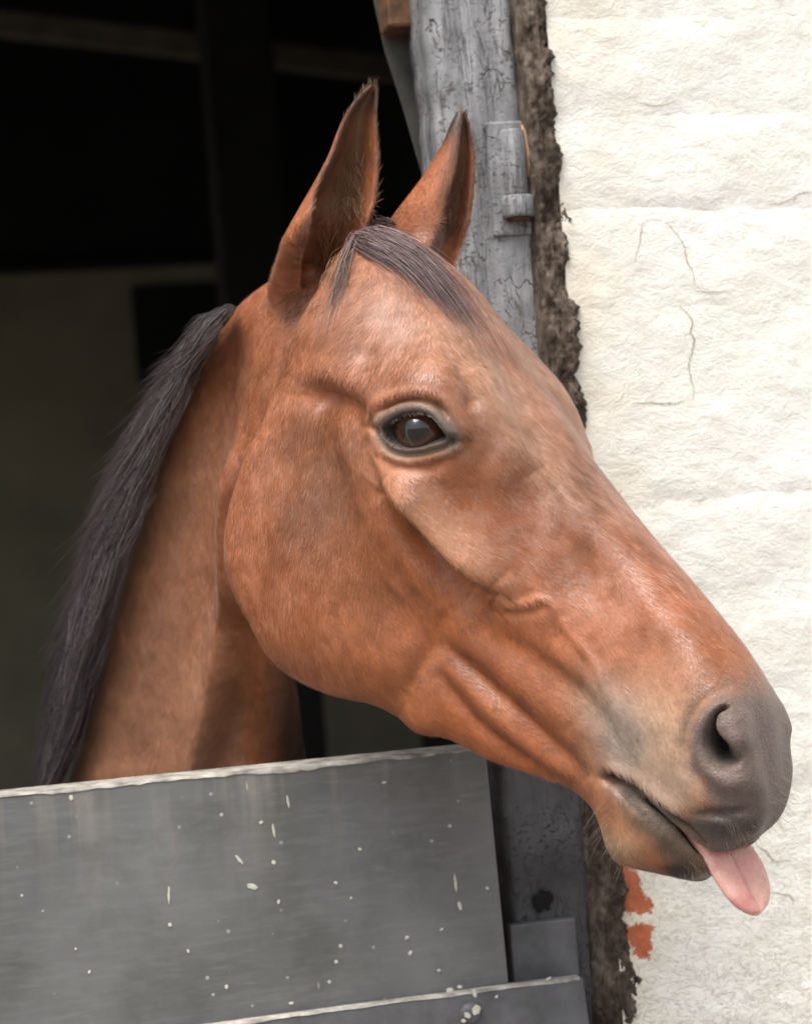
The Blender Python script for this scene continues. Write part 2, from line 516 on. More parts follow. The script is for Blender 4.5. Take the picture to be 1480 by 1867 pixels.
# --- ragged brown mortar between post and bricks
Lp = [(948, 0), (962, 150), (972, 300), (985, 480), (990, 600), (1000, 740), (1030, 1000), (1062, 1300), (1080, 1500), (1088, 1700), (1096, 1867)]
Rp = [(995, 0), (1004, 110), (1020, 260), (1040, 390), (1036, 430), (1045, 540), (1058, 590), (1056, 690), (1075, 770), (1100, 1000), (1125, 1300), (1142, 1560), (1140, 1690), (1165, 1770), (1188, 1867)]
def interp(poly, y):
    p = np.array(poly, float)
    return np.interp(y, p[:, 1], p[:, 0])
ny, nx = 340, 30
V = []
for i in range(ny):
    y = -60 + i / (ny - 1) * 2000
    a, b = interp(Lp, y) - 8, interp(Rp, y) + 4 * math.sin(y * .071) + 2.5 * math.sin(y * .19 + 1) + 2.5 * math.sin(y * .43) + 1.5 * math.sin(y * .9)
    for j in range(nx):
        s = j / (nx - 1)
        p = fac(a + (b - a) * s, y)
        lump = 0.008 * (1 - (2 * s - 1) ** 4) + 0.0022 * bumpy(p[0] * 2.2, p[2] * 0.45, 45) + 0.0022 * bumpy(p[0] * 1.6 + 5, p[2] * 0.6, 110)
        V.append((p[0], 0.004 - lump + (0.030 if j in (0, nx - 1) else 0) + 0.022 * (1 - s) ** 3, p[2]))
V = [(x, y, z) for (x, y, z) in V]
F = [(i * nx + j, i * nx + j + 1, (i + 1) * nx + j + 1, (i + 1) * nx + j) for i in range(ny - 1) for j in range(nx - 1)]
F = [f[::-1] for f in F]
mesh_obj('mortar_strip', V, F, MAT_ROT, wall)['label'] = 'ragged brown crumbling mortar along the post'

# --- door post with its iron keeper
post = facade('door_post')
tag(post, 'grey timber door post with cracked flaking paint beside the brick wall', 'post')
pl0, pl1 = fac(784, 0), fac(916, 1420)
pr0, pr1 = fac(948, 0), fac(1078, 1420)
def lin(p0, p1, z):
    t = (z - p0[2]) / (p1[2] - p0[2])
    return p0[0] + (p1[0] - p0[0]) * t
ny, nx = 260, 40
V = []
PZ0, PZ1 = ZB + 0.0, 0.62
zs_post = np.concatenate([np.linspace(ZB, -0.5, 20)[:-1], np.linspace(-0.5, 0.5, 260), np.linspace(0.5, 0.98, 10)[1:]])
for z in zs_post:
    a, b = lin(pl0, pl1, z), lin(pr0, pr1, z)
    prof = [(a, 0.085), (a, 0.07), (a + 0.0005, 0.05), (a + 0.001, 0.026), (a + 0.004, 0.0215)]
    prof += [(a + (b - a) * s, 0.020 + 0.0012 * bumpy(a * 3 + s, z, 7)) for s in np.linspace(0.1, 0.92, 16)]
    prof += [(b - 0.003, 0.0225), (b, 0.03), (b, 0.06), (b, 0.085)]
    for (x, y) in prof:
        V.append((x + 0.0007 * math.sin(z * 60) + 0.0005 * math.sin(z * 170 + x * 90), y, z))
npf = len(prof)
F = grid_faces(len(zs_post), npf, True)
F.append(tuple(range(npf))); F.append(tuple(reversed(range((len(zs_post) - 1) * npf, len(zs_post) * npf))))
F = [f for f in F]
mesh_obj('upright', V, F, MAT_POST, post)

def lathe_half(name, prof, mat, parent, ox, oy, oz, seg=18, full=False):
    """prof: list of (radius, z)"""
    V, F = [], []
    ang = [math.pi + math.pi * k / (seg - 1) for k in range(seg)] if not full else [2 * math.pi * k / seg for k in range(seg)]
    for (r, z) in prof:
        for a in ang:
            V.append((ox + r * math.cos(a), oy + r * math.sin(a), oz + z))
    n = len(ang)
    F = grid_faces(len(prof), n, full)
    return mesh_obj(name, V, F, mat, parent)
k = fac(932, 300, 0.018)
rr = 27 * PXS * 1.8
kp = fac(936, 300, 0.018)
def pin(r_, z0, z1, name, mat, y=0.018, dx=0.0, lip=0.002):
    p = [(0.0001, z1), (r_ * 0.9, z1), (r_, z1 - lip), (r_, z0 + lip), (r_ * 0.92, z0), (0.0001, z0)]
    return lathe_half(name, p, mat, post, kp[0] + dx, y, kp[2], 24, True)
pin(0.0098, -0.026, 0.028, 'keeper_sleeve', MAT_POST, 0.015)
pin(0.0132, -0.044, -0.0262, 'keeper_collar', MAT_POST, 0.014)
pin(0.0095, -0.047, -0.0441, 'keeper_socket', MAT_RUST, 0.013)
box('keeper_plate', kp[0] - 0.021, kp[0] + 0.019, 0.0165, 0.024, kp[2] - 0.058, kp[2] + 0.036, MAT_POST, post, 0.002)
# lower keep block; the bolt hole's darkness is a flat black patch
h0, h1 = fac(934, 1692), fac(1056, 1690)
box('keep_block', h0[0], h1[0], 0.009, 0.0195, fac(990, 1792)[2], h0[2], MAT_BATTEN, post, 0.0015)
hb = fac(1000, 1650)
V = [(hb[0], 0.0178, hb[2])]
for i in range(24):
    a = 2 * math.pi * i / 24
    r_ = 0.0078 * (1 + 0.18 * math.sin(2 * a + 1) + 0.12 * math.sin(5 * a) + 0.08 * math.sin(7 * a + 2))
    V.append((hb[0] + r_ * math.cos(a), 0.0180, hb[2] + r_ * 1.25 * math.sin(a)))
mesh_obj('bolt_hole_shade', V, [(0, (i + 1) % 24 + 1, i + 1) for i in range(24)], mat_plain('hole_darkness', (0.006, 0.005, 0.005), 0.95, 50), post)
# a long splinter lifted off the post's edge
sp = [fac(958, 222), fac(966, 250), fac(972, 285), fac(970, 318)]
V, F = [], []
for i, p in enumerate(sp):
    w_ = [0.001, 0.0024, 0.0024, 0.001][i]
    for (dx, dy) in ((-w_, 0), (0, -w_), (w_, 0), (0, w_)):
        V.append((p[0] + dx, 0.012 + dy, p[2]))
F = grid_faces(4, 4) + [(3, 2, 1, 0), (12, 13, 14, 15)]
mesh_obj('splinter', V, F, mat_plain('bare_splinter', (0.42, 0.25, 0.15), 0.8, 120), post)

# --- leaning stop board and rusty bracket behind the post
stop = facade('door_stop')
tag(stop, 'weathered leaning stop board fixed behind the grey post', 'board')
V = []
q = [(700, -40), (704, 60), (735, 180), (772, 330), (800, 330), (800, -40)]
q = [(672, -40), (700, 90), (735, 200), (772, 330), (784, 420), (850, 420), (850, -40)]
V = [fac(x, y, 0.115) for x, y in q] + [fac(x, y, 0.150) for x, y in q]
n = len(q)
F = [tuple(reversed(range(n))), tuple(range(n, 2 * n))] + [(i, (i + 1) % n, n + (i + 1) % n, n + i) for i in range(n)]
mesh_obj('board', V, F, MAT_STOP, stop, smooth=False)
pk = fac(735, 20, 0.09)
box('bracket', pk[0] - 0.017, pk[0] + 0.017, 0.075, 0.112, pk[2] - 0.016, pk[2] + 0.03, MAT_RUST, stop, 0.003)

# --- the lower half of the stable door
dt0, dt1 = fac(-200, 1470, -0.012), fac(885, 1373, -0.012)
zt = 0.5 * (fac(0, 1450, -0.012)[2] + fac(840, 1372, -0.012)[2])
door = empty('stable_door', tuple(PIV + FV * 0 + GV * 0 + np.array([0, 0, zt])), BETA)
tag(door, 'closed lower half of a worn dark grey stable door with pale splashes', 'door')
xr = fac(888, 1400, -0.012)[0]; xr2 = fac(936, 1790, -0.012)[0]
zl = fac(890, 1797, -0.012)[2] - zt
zl0 = fac(350, 1867, -0.012)[2] - zt
def slab(name, pts, y0, y1, mat, parent, bevel=0.0015):
    n = len(pts)
    V = [(x, y0, z) for x, z in pts] + [(x, y1, z) for x, z in pts]
    F = [tuple(range(n)), tuple(reversed(range(n, 2 * n)))] + [((i + 1) % n, i, n + i, n + (i + 1) % n) for i in range(n)]
    o = mesh_obj(name, V, F, mat, parent, smooth=False)
    if bevel:
        b = o.modifiers.new('bevel', 'BEVEL'); b.width = bevel; b.segments = 2; b.limit_method = 'ANGLE'
    return o
slab('door_panel', [(-0.95, ZB - zt + 0.03), (xr2 + (xr2 - xr) * 3.2, ZB - zt + 0.03), (xr, 0.0), (-0.95, 0.0)], -0.012, 0.030, MAT_DOOR, door)
# bare top edge: paint rubbed off the arris
V, F = [], []
nx = 160
for i in range(nx):
    x = -0.95 + (xr - 0.001 + 0.95) * i / (nx - 1)
    w_ = 0.0011 + 0.0010 * float(bumpy(np.float64(x), 0.3, 30)) + 0.0006 * float(bumpy(np.float64(x), 2.3, 110))
    w_ = min(max(w_, 0.0004), 0.0045)
    V += [(x, -0.0127, -w_), (x, -0.0126, -0.0006), (x, -0.0112, 0.0007), (x, 0.028, 0.0008)]
F = grid_faces(nx, 4, False)
mesh_obj('worn_top_edge', V, [f[::-1] for f in F], MAT_WORN, door)
# ledge batten nailed across the foot of the visible part
xe = fac(1052, 1780, -0.012)[0]
slab('ledge_batten', [(-0.95, zl - 0.19), (xe + .012, zl - 0.19), (xe, zl + 0.001), (-0.95, zl0 - 0.006)], -0.030, -0.0122, MAT_BATTEN, door, 0.002)
V, F = [], []
for i in range(nx):
    x = -0.95 + (xe - 0.003 + 0.95) * i / (nx - 1)
    z = (zl0 - 0.006) + (zl + 0.001 - zl0 + 0.006) * (x + 0.95) / (xe + 0.95)
    w_ = max(0.0014 + 0.0008 * float(bumpy(np.float64(x + 9), 0.3, 30)), 0.0004)
    V += [(x, -0.0306, z - w_), (x, -0.0305, z - 0.0004), (x, -0.0285, z + 0.0006), (x, -0.020, z + 0.0006)]
mesh_obj('worn_batten_edge', V, [f[::-1] for f in grid_faces(nx, 4, False)], MAT_WORN, door)
nb = fac(858, 1848, -0.03)
b = lathe_half('bolt_head', [(0.0001, 0.005), (0.005, 0.0045), (0.008, 0.0025), (0.009, 0.0)], MAT_BATTEN, door, 0, 0, 0, 20, True)
b.rotation_euler = (math.radians(90), 0, 0); b.location = (nb[0], -0.0302, nb[2] - zt)
# single pale splashes and straw flecks standing proud of the paint
def splash(px, py, r, ln=1.0, ang=0.0, d=-0.0123):
    c = fac(px, py, d)
    n = 14
    V = [(0, -0.0007, 0)]
    for i in range(n):
        a = 2 * math.pi * i / n
        rad = r * PXS * 1.3 * (1 + 0.16 * math.sin(a * 2 + px) + 0.12 * math.sin(a * 5 + py))
        x, z = rad * math.cos(a), rad * math.sin(a) * ln
        V.append((x * math.cos(ang) - z * math.sin(ang), 0, x * math.sin(ang) + z * math.cos(ang)))
    o = mesh_obj('splash', V, [(0, i + 1, (i + 1) % n + 1) for i in range(n)][::-1], MAT_MUCK, door)
    o.location = (c[0], d - 0.0001, c[2] - zt)
for s in [(436, 1568, 3.5, 4.5, .55), (460, 1617, 6, 2.6, 1.2), (499, 1515, 3, 6, .05), (499, 1573, 5, 1.2, 0), (508, 1645, 4, 1.3, 0), (308, 1632, 3, 7, -.03),
          (310, 1687, 4, 1.5, 0), (830, 1610, 3.4, 7, .08), (838, 1652, 4.5, 2.8, .08), (656, 1549, 4.5, 1, 0), (612, 1610, 4.5, 1, 0), (742, 1710, 5, 1, 0), (748, 1738, 5, 1.2, 0),
          (163, 1773, 4, 1.1, 0), (138, 1731, 3, 1, 0), (343, 1735, 3.5, 1.3, 0), (413, 1800, 5, 1, 0), (531, 1830, 6, .7, .2), (525, 1462, 3, 5, .05), (476, 1500, 6, .6, .2),
          (130, 1455, 6, 1, 0), (700, 1427, 5, .8, .3), (805, 1695, 4, 1, 0), (800, 1770, 4, 1, 0), (640, 1638, 3, 1, 0), (888, 1620, 4, 1.2, 0)]:
    splash(*s)
for s in [(820, 1806, 9, .7, .2), (865, 1812, 6, 1.6, .1), (838, 1800, 6, .8, 0), (905, 1818, 4, 1, 0), (1000, 1785, 7, .6, .2), (868, 1842, 10, 1.3, .2), (852, 1852, 7, 1.2, .5), (845, 1862, 6, .8, 0)]:
    splash(*s, d=-0.0306 if s[1] < 1830 else -0.0356)

# --- inside of the stable
room = facade('stable_interior')
tag(room, 'dark inside of the stable behind the horse, olive lower walls', 'room')
XL, XRm, YB, ZC = -1.5, 0.80, 4.35, 1.60
dado = fac(200, 490, YB)[2]
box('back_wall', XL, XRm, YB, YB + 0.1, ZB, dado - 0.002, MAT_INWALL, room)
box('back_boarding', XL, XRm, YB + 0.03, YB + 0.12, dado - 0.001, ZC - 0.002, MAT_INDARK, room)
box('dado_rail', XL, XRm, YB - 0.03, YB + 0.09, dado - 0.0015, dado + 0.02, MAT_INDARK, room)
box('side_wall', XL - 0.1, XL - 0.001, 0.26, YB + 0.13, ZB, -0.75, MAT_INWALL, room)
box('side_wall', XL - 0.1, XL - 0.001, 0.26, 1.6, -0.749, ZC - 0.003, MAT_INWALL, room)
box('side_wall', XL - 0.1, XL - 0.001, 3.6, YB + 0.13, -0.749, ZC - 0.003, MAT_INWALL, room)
box('side_wall', XL - 0.1, XL - 0.001, 1.601, 3.599, 0.55, ZC - 0.004, MAT_INWALL, room)   # unseen window opening between, added to let daylight brighten the room
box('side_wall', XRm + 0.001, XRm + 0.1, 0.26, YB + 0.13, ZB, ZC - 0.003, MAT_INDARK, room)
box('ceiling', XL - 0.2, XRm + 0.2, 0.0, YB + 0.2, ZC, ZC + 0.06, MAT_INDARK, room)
w0, w1 = fac(238, 522, YB - 0.005), fac(420, 690, YB - 0.005)
box('hay_hatch', w0[0], w1[0], YB - 0.02, YB - 0.001, w1[2], w0[2], MAT_INDARK, room, 0.004)
b0, b1 = fac(-260, 30, 3.2), fac(375, 85, 3.2)
def beam(p0, p1, y, hh, th, mat, name='beam'):
    V = [(p0[0], y, p0[2] - hh), (p1[0], y, p1[2] - hh), (p1[0], y + th, p1[2] - hh), (p0[0], y + th, p0[2] - hh),
         (p0[0], y, p0[2] + hh), (p1[0], y, p1[2] + hh), (p1[0], y + th, p1[2] + hh), (p0[0], y + th, p0[2] + hh)]
    F = [(0, 3, 2, 1), (4, 5, 6, 7), (0, 1, 5, 4), (1, 2, 6, 5), (2, 3, 7, 6), (3, 0, 4, 7)]
    return mesh_obj(name, V, F, mat, room, smooth=False)
beam(fac(-400, -10, 3.2), fac(760, 128, 3.2), 3.2, 0.026, 0.05, MAT_BEAM)
p0, p1 = fac(392, 300, 2.9), fac(515, 300, 2.9)
box('interior_post', p0[0], p1[0], 2.9, 3.02, ZB, ZC - 0.002, MAT_DARKWOOD, room, 0.006)
l0 = fac(600, 1318, 2.2)
# front wall left of the doorway and over it
left = facade('front_wall')
tag(left, 'limewashed stable front around and above the doorway', 'wall')
box('pier', -3.4, -0.97, 0.003, 0.24, ZB, ztopw, MAT_LIME, left)
box('lintel', -0.969, EDGE, 0.004, 0.24, 0.98, ztopw - 0.002, MAT_LIME, left)

# ------------------------------------------------------------------ the horse
PSI = math.radians(30)
AV = np.array([math.cos(PSI), -math.sin(PSI), 0.0]); NV = np.array([-math.sin(PSI), -math.cos(PSI), 0.0])
P0 = at(800, 900, 1.62)
def hp(px, py, w):
    """point of the head seen at a pixel, w centimetres out from the plane of symmetry towards the viewer"""
    r = ray(px, py)
    k = (P0 @ NV + w * 0.01) / (r @ NV)
    return r * k
def mirror(P):
    return P - 2 * ((P - P0) @ NV)[..., None] * NV

HEAD = [
 [(600,600,0),(590,610,1),(580,640,2),(570,690,2.4),(560,760,2.4),(550,820,2.2),(550,860,1.8),(560,870,1),(570,870,0)],
 [(650,445,0),(630,462,2.4),(575,520,4.6),(525,610,5.6),(487,720,5.9),(455,830,5.8),(445,910,4.6),(500,940,2.4),(560,930,0)],
 [(718,425,0),(690,445,2.9),(625,525,5.6),(560,620,6.8),(500,760,6.8),(443,900,6.3),(424,990,4.9),(500,1020,2.5),(580,1000,0)],
 [(785,458,0),(752,482,3.5),(680,552,6.6),(605,650,7.8),(530,810,7.4),(455,980,6.6),(434,1065,5.0),(520,1090,2.5),(610,1070,0)],
 [(850,520,0),(815,545,4.0),(738,606,7.5),(648,706,8.9),(565,880,7.6),(490,1065,6.6),(462,1145,4.9),(550,1160,2.4),(640,1150,0)],
 [(908,598,0),(882,615,4.1),(800,662,8.4),(705,755,9.4),(605,940,7.2),(533,1135,6.5),(505,1210,4.7),(590,1220,2.2),(690,1200,0)],
 [(960,680,0),(935,692,4.1),(862,742,7.9),(790,806,9.0),(668,1000,6.9),(605,1185,6.3),(580,1256,4.4),(670,1250,2.0),(760,1225,0)],
 [(1016,757,0),(984,772,3.8),(922,816,6.4),(842,885,7.9),(740,1060,6.0),(690,1225,5.7),(676,1283,4.0),(750,1265,1.8),(830,1235,0)],
 [(1066,836,0),(1034,853,3.6),(975,896,4.8),(892,968,6.9),(804,1120,5.2),(758,1258,4.9),(748,1318,3.5),(810,1300,1.6),(880,1270,0)],
 [(1122,913,0),(1090,933,3.4),(1030,980,4.3),(945,1052,6.0),(872,1180,4.8),(825,1292,4.4),(812,1345,3.1),(870,1335,1.5),(930,1310,0)],
 [(1180,984,0),(1148,1006,3.2),(1090,1060,4.0),(1012,1126,5.2),(948,1228,4.6),(902,1330,4.1),(892,1385,2.8),(940,1375,1.4),(990,1350,0)],
 [(1242,1053,0),(1208,1074,3.0),(1150,1125,4.2),(1082,1197,4.8),(1025,1285,4.7),(985,1368,3.8),(980,1414,2.6),(1020,1405,1.3),(1060,1385,0)],
 [(1301,1123,0),(1268,1146,2.9),(1210,1195,4.3),(1146,1270,4.8),(1108,1350,4.6),(1090,1412,4.0),(1088,1448,2.8),(1110,1440,1.4),(1140,1420,0)],
 [(1356,1194,0),(1324,1218,3.1),(1268,1262,4.9),(1220,1330,5.2),(1178,1400,4.8),(1160,1436,4.3),(1168,1450,3.6),(1200,1440,2.0),(1240,1420,0)],
 [(1400,1262,0),(1370,1286,3.1),(1325,1316,5.0),(1284,1378,5.2),(1246,1440,5.0),(1222,1486,4.3),(1232,1503,3.5),(1270,1490,2.0),(1300,1470,0)],
 [(1416,1342,0),(1400,1354,2.6),(1368,1374,4.3),(1336,1428,4.4),(1303,1484,4.6),(1276,1532,3.8),(1290,1549,2.9),(1322,1540,1.5),(1350,1520,0)],
 [(1422,1426,0),(1410,1424,1.9),(1396,1434,3.0),(1375,1472,3.5),(1348,1512,3.5),(1318,1545,2.8),(1324,1555,2.1),(1346,1549,1.1),(1368,1535,0)],
 [(1420,1478,0),(1407,1472,0.8),(1408,1482,1.8),(1396,1500,2.2),(1384,1520,2.0),(1364,1530,1.3),(1366,1536,0.9),(1372,1534,0.5),(1380,1528,0)],
]
def head_rings(T):
    R = []
    for row in T:
        near = [hp(*p) for p in row]
        if len(row) == 9 and 0 < T.index(row) < len(T) - 1:
            i = T.index(row)
            tg_ = hp(*T[i + 1][0]) - hp(*T[i - 1][0]); tg_ /= np.linalg.norm(tg_)
            inn = np.cross(tg_, NV); inn /= np.linalg.norm(inn)
            if inn @ (near[8] - near[0]) < 0: inn = -inn
            w1 = row[1][2] * 0.01
            near[1] = near[0] + NV * w1 + inn * (0.0015 + 0.17 * w1)
        far = [mirror(p) for p in near[1:-1]][::-1]
        R.append(near + far)
    return np.array(R)
parts = []
parts.append(loft(head_rings(HEAD), 220, 160))
# lower lip and chin
CHIN = [
 [(1040,1385,0),(1030,1390,2.0),(1015,1405,2.4),(1020,1425,1.6),(1040,1425,0)],
 [(1140,1405,0),(1095,1418,3.7),(1078,1440,3.7),(1072,1468,2.4),(1105,1470,0)],
 [(1208,1450,0),(1160,1452,3.8),(1122,1490,3.7),(1098,1520,2.3),(1140,1530,0)],
 [(1262,1508,0),(1212,1500,3.5),(1168,1540,3.4),(1130,1572,2.1),(1175,1580,0)],
 [(1305,1560,0),(1262,1547,2.8),(1222,1576,2.8),(1198,1586,1.9),(1235,1600,0)],
 [(1318,1588,0),(1292,1580,1.8),(1262,1598,2.0),(1246,1604,1.3),(1275,1608,0)],
 [(1308,1596,0),(1300,1592,.7),(1286,1600,.8),(1280,1603,.5),(1292,1604,0)],
]
parts.append(loft(head_rings(CHIN), 90, 70))
# neck: (crest pixel, throat pixel, depth, half thickness cm)
NECK = [((640,520),(600,820),1.69,3.6),((560,480),(550,960),1.715,5.6),((470,515),(505,1040),1.745,6.4),((395,590),(500,1110),1.785,6.8),((335,690),(510,1170),1.82,7.2),
        ((268,860),(530,1240),1.865,7.8),((212,1050),(540,1310),1.91,8.6),((160,1260),(552,1390),1.955,9.6),((100,1470),(560,1520),2.0,11),((20,1700),(640,1720),2.06,13)]
rings = []
for (c, t_, Y, th) in NECK:
    a, b = at(c[0], c[1], Y), at(t_[0], t_[1], Y + 0.0)
    mid, hv = (a + b) / 2, (a - b) / 2
    ring = []
    for i in range(20):
        an = 2 * math.pi * i / 20
        cx, sx_ = math.cos(an), math.sin(an)
        # narrow crest, fuller towards the throat
        wdt = th * 0.01 * (0.80 + 0.20 * (1 - cx) * 0.9) * np.sign(sx_) * abs(sx_) ** 0.9
        ring.append(mid + hv * cx + np.array([0.25, -1, 0]) / 1.03 * wdt)
    rings.append(ring)
parts.append(loft(np.array(rings), 160, 90))

# ears: curled leaves, rows of (outer outline, near rim, far rim) from root to tip
def ear(rows, Yc, depth, nl=70, na=44, thick=0.0042):
    R = []
    n = len(rows)
    for i, (l, e1, e2) in enumerate(rows):
        Y, d = Yc[i], depth[i]
        l, e1, e2 = np.array(l, float), np.array(e1, float), np.array(e2, float)
        m = e1 * 0.45 + e2 * 0.55
        lm = l * 0.72 + m * 0.28
        R.append([at(e1[0], e1[1], Y - d * 0.55), at(*(l * 0.55 + e1 * 0.45), Y - d * 0.42), at(l[0], l[1], Y + d * 0.05), at(*lm, Y + d * 0.62), at(*m, Y + d * 0.95),
                  at(*(e2 * 0.8 + m * 0.2), Y + d * 0.62), at(e2[0], e2[1], Y + d * 0.15)])
    R = np.array(R)
    G = np.einsum('ai,ijk->ajk', cr_basis(n, nl, False), R)
    G = np.einsum('bj,ajk->abk', cr_basis(7, na, False), G)
    gu, gv = np.gradient(G, axis=0), np.gradient(G, axis=1)
    N = np.cross(gu, gv); N /= np.linalg.norm(N, axis=2)[..., None] + 1e-9
    cen = G.mean(1, keepdims=True)
    sgn = np.sign(((G - cen) * N).sum(2).mean())
    N *= sgn
    q = np.abs(np.linspace(-1, 1, na))[None, :, None]
    th = thick * (0.55 + 0.45 * (1 - q ** 4)) * np.linspace(1.0, 0.75, nl)[:, None, None]
    O, I = (G + N * th / 2).reshape(-1, 3), (G - N * th / 2).reshape(-1, 3)
    V = np.vstack([O, I]); n = nl * na
    F = []
    for i in range(nl - 1):
        for j in range(na - 1):
            a = i * na + j
            F.append((a, a + 1, a + na + 1, a + na)); F.append((n + a, n + a + na, n + a + na + 1, n + a + 1))
        a = i * na
        F.append((a, a + na, n + a + na, n + a)); a = i * na + na - 1
        F.append((a, n + a, n + a + na, a + na))
    for j in range(na - 1):
        F.append((j, n + j, n + j + 1, j + 1)); a = (nl - 1) * na + j
        F.append((a, a + 1, n + a + 1, n + a))
    if sgn < 0: F = [f[::-1] for f in F]
    return V, F, I, O
NEAR_EAR = [((545,640),(566,630),(600,620)),((496,578),(556,565),(622,556)),((480,524),(570,512),(636,502)),((494,478),(569,465),(652,452)),((521,430),(569,415),(673,400)),((550,380),(573,365),(685,350)),((578,332),(586,322),(689,300)),
            ((602,286),(606,282),(687,250)),((619,241),(621,238),(685,208)),((638,201),(640,199),(686,180)),((662,170),(663,169),(686,164)),((681,153),(682,153),(685,154))]
FAR_EAR = [((720,560),(780,570),(800,570)),((690,500),(790,515),(824,520)),((700,455),(797,478),(830,482)),((706,415),(802,448),(842,448)),((735,374),(808,405),(853,408)),((765,335),(815,365),(860,360)),((790,298),(828,325),(863,312)),
           ((809,264),(836,285),(862,270)),((821,235),(840,247),(857,240)),((831,214),(842,222),(852,219)),((839,203),(842,204),(845,204))]
ear_n = ear(NEAR_EAR, [1.725, 1.718, 1.690, 1.658] + [1.640 + 0.001 * k for k in range(8)], [0.030, 0.033, 0.034, 0.033, 0.031, 0.028, 0.024, 0.019, 0.014, 0.010, 0.006, 0.002])
ear_f = ear(FAR_EAR, [1.655, 1.672, 1.684, 1.690] + [1.692 + 0.0015 * k for k in range(7)], [0.028, 0.030, 0.030, 0.030, 0.028, 0.025, 0.020, 0.015, 0.010, 0.006, 0.002])

def join(parts):
    V, F, o = [], [], 0
    for p in parts:
        V.append(p[0]); F += [tuple(i + o for i in f) for f in p[1]]; o += len(p[0])
    return np.vstack(V), F
V, F = join(parts + [ear_n[:2], ear_f[:2]])
raw = mesh_obj('raw', c2w(V), F, None)
VOX = 0.0015
md = raw.modifiers.new('remesh', 'REMESH')
md.mode = 'VOXEL'; md.voxel_size = VOX; md.adaptivity = 0
dg = bpy.context.evaluated_depsgraph_get()
body_me = bpy.data.meshes.new_from_object(raw.evaluated_get(dg))
bpy.data.objects.remove(raw)
body_me.name = 'body'

def get_co(me):
    a = np.empty(len(me.vertices) * 3, np.float64); me.vertices.foreach_get('co', a); return a.reshape(-1, 3)
def set_co(me, P):
    me.vertices.foreach_set('co', P.astype(np.float64).ravel()); me.update()
def get_no(me):
    a = np.empty(len(me.vertices) * 3, np.float64); me.vertices.foreach_get('normal', a)
    return a.reshape(-1, 3)
def c2w_dir(n):
    return c2w(n) - np.array([0, 0, CAMZ])
def w2c_dir(n):
    n = n.copy(); n[..., 2] += CAMZ; return w2c(n)
EDG = np.empty(len(body_me.edges) * 2, np.int64); body_me.edges.foreach_get('vertices', EDG); EDG = EDG.reshape(-1, 2)
def laplace(P, w, it, lam=0.5):
    """smooth the vertices with weight w"""
    act = np.where(w > 0.004)[0]
    mk = np.zeros(len(P), bool); mk[act] = True
    E = EDG[mk[EDG[:, 0]] | mk[EDG[:, 1]]]
    use = np.unique(E); loc = np.zeros(len(P), np.int64); loc[use] = np.arange(len(use))
    e0, e1 = loc[E[:, 0]], loc[E[:, 1]]; n = len(use)
    Q = P[use].copy(); ww = np.where(mk[use], w[use], 0.0) * lam
    deg = np.maximum(np.bincount(e0, minlength=n) + np.bincount(e1, minlength=n), 1)[:, None]
    for _ in range(it):
        S = np.stack([np.bincount(e0, Q[e1, k], n) + np.bincount(e1, Q[e0, k], n) for k in range(3)], -1)
        Q = Q + ww[:, None] * (S / deg - Q)
    P = P.copy(); P[use] = Q
    return P
plain = True

Pw = get_co(body_me)
Pc = w2c(Pw)
qx, qy = proj(Pc)
def blob(qx, qy, cx, cy, rx, ry=None, ang=0.0, soft=1.0):
    ry = ry or rx
    a = math.radians(ang)
    dx, dy = qx - cx, qy - cy
    u = (dx * math.cos(a) + dy * math.sin(a)) / rx; v = (-dx * math.sin(a) + dy * math.cos(a)) / ry
    return np.exp(-0.5 * (u * u + v * v) ** soft)
side = (Pc - P0) @ NV
# ears keep their thin leaves; the seam of head and neck is softened, the rest only lightly
V_ear = np.maximum(smoothstep(478, 440, qy + 0.15 * np.abs(qx - 640)), 0)
wgt = np.full(len(Pw), 0.6)
Pw = laplace(Pw, np.where(V_ear > .5, 0.25, 0.6), 10)
seam = np.clip(blob(qx, qy, 500, 620, 95, 130) * 1.6, 0, 1) * (V_ear < .2)
seam = np.maximum(seam, np.clip(blob(qx, qy, 448, 840, 56, 115) * 1.3, 0, 1) * 1.0)
seam = np.maximum(seam, np.clip(blob(qx, qy, 440, 640, 70, 130) * 1.3, 0, 1) * (V_ear < .2))
earb = np.clip(blob(qx, qy, 548, 545, 85, 50) * 1.5, 0, 1) + np.clip(blob(qx, qy, 790, 470, 70, 30), 0, 1)
seam = np.maximum(seam, np.clip(earb, 0, 1) * 0.9)
jawneck = np.clip(blob(qx, qy, 1090, 1440, 30, 40), 0, 1) * 0.35
seam = np.maximum(seam, jawneck)
Pw = laplace(Pw, seam, 320)
muzz = smoothstep(1180, 1280, qx) * smoothstep(1180, 1260, qy) * smoothstep(1500, 1440, qy - 0.4 * (qx - 1300)) 
Pw = laplace(Pw, muzz, 260)
set_co(body_me, Pw)

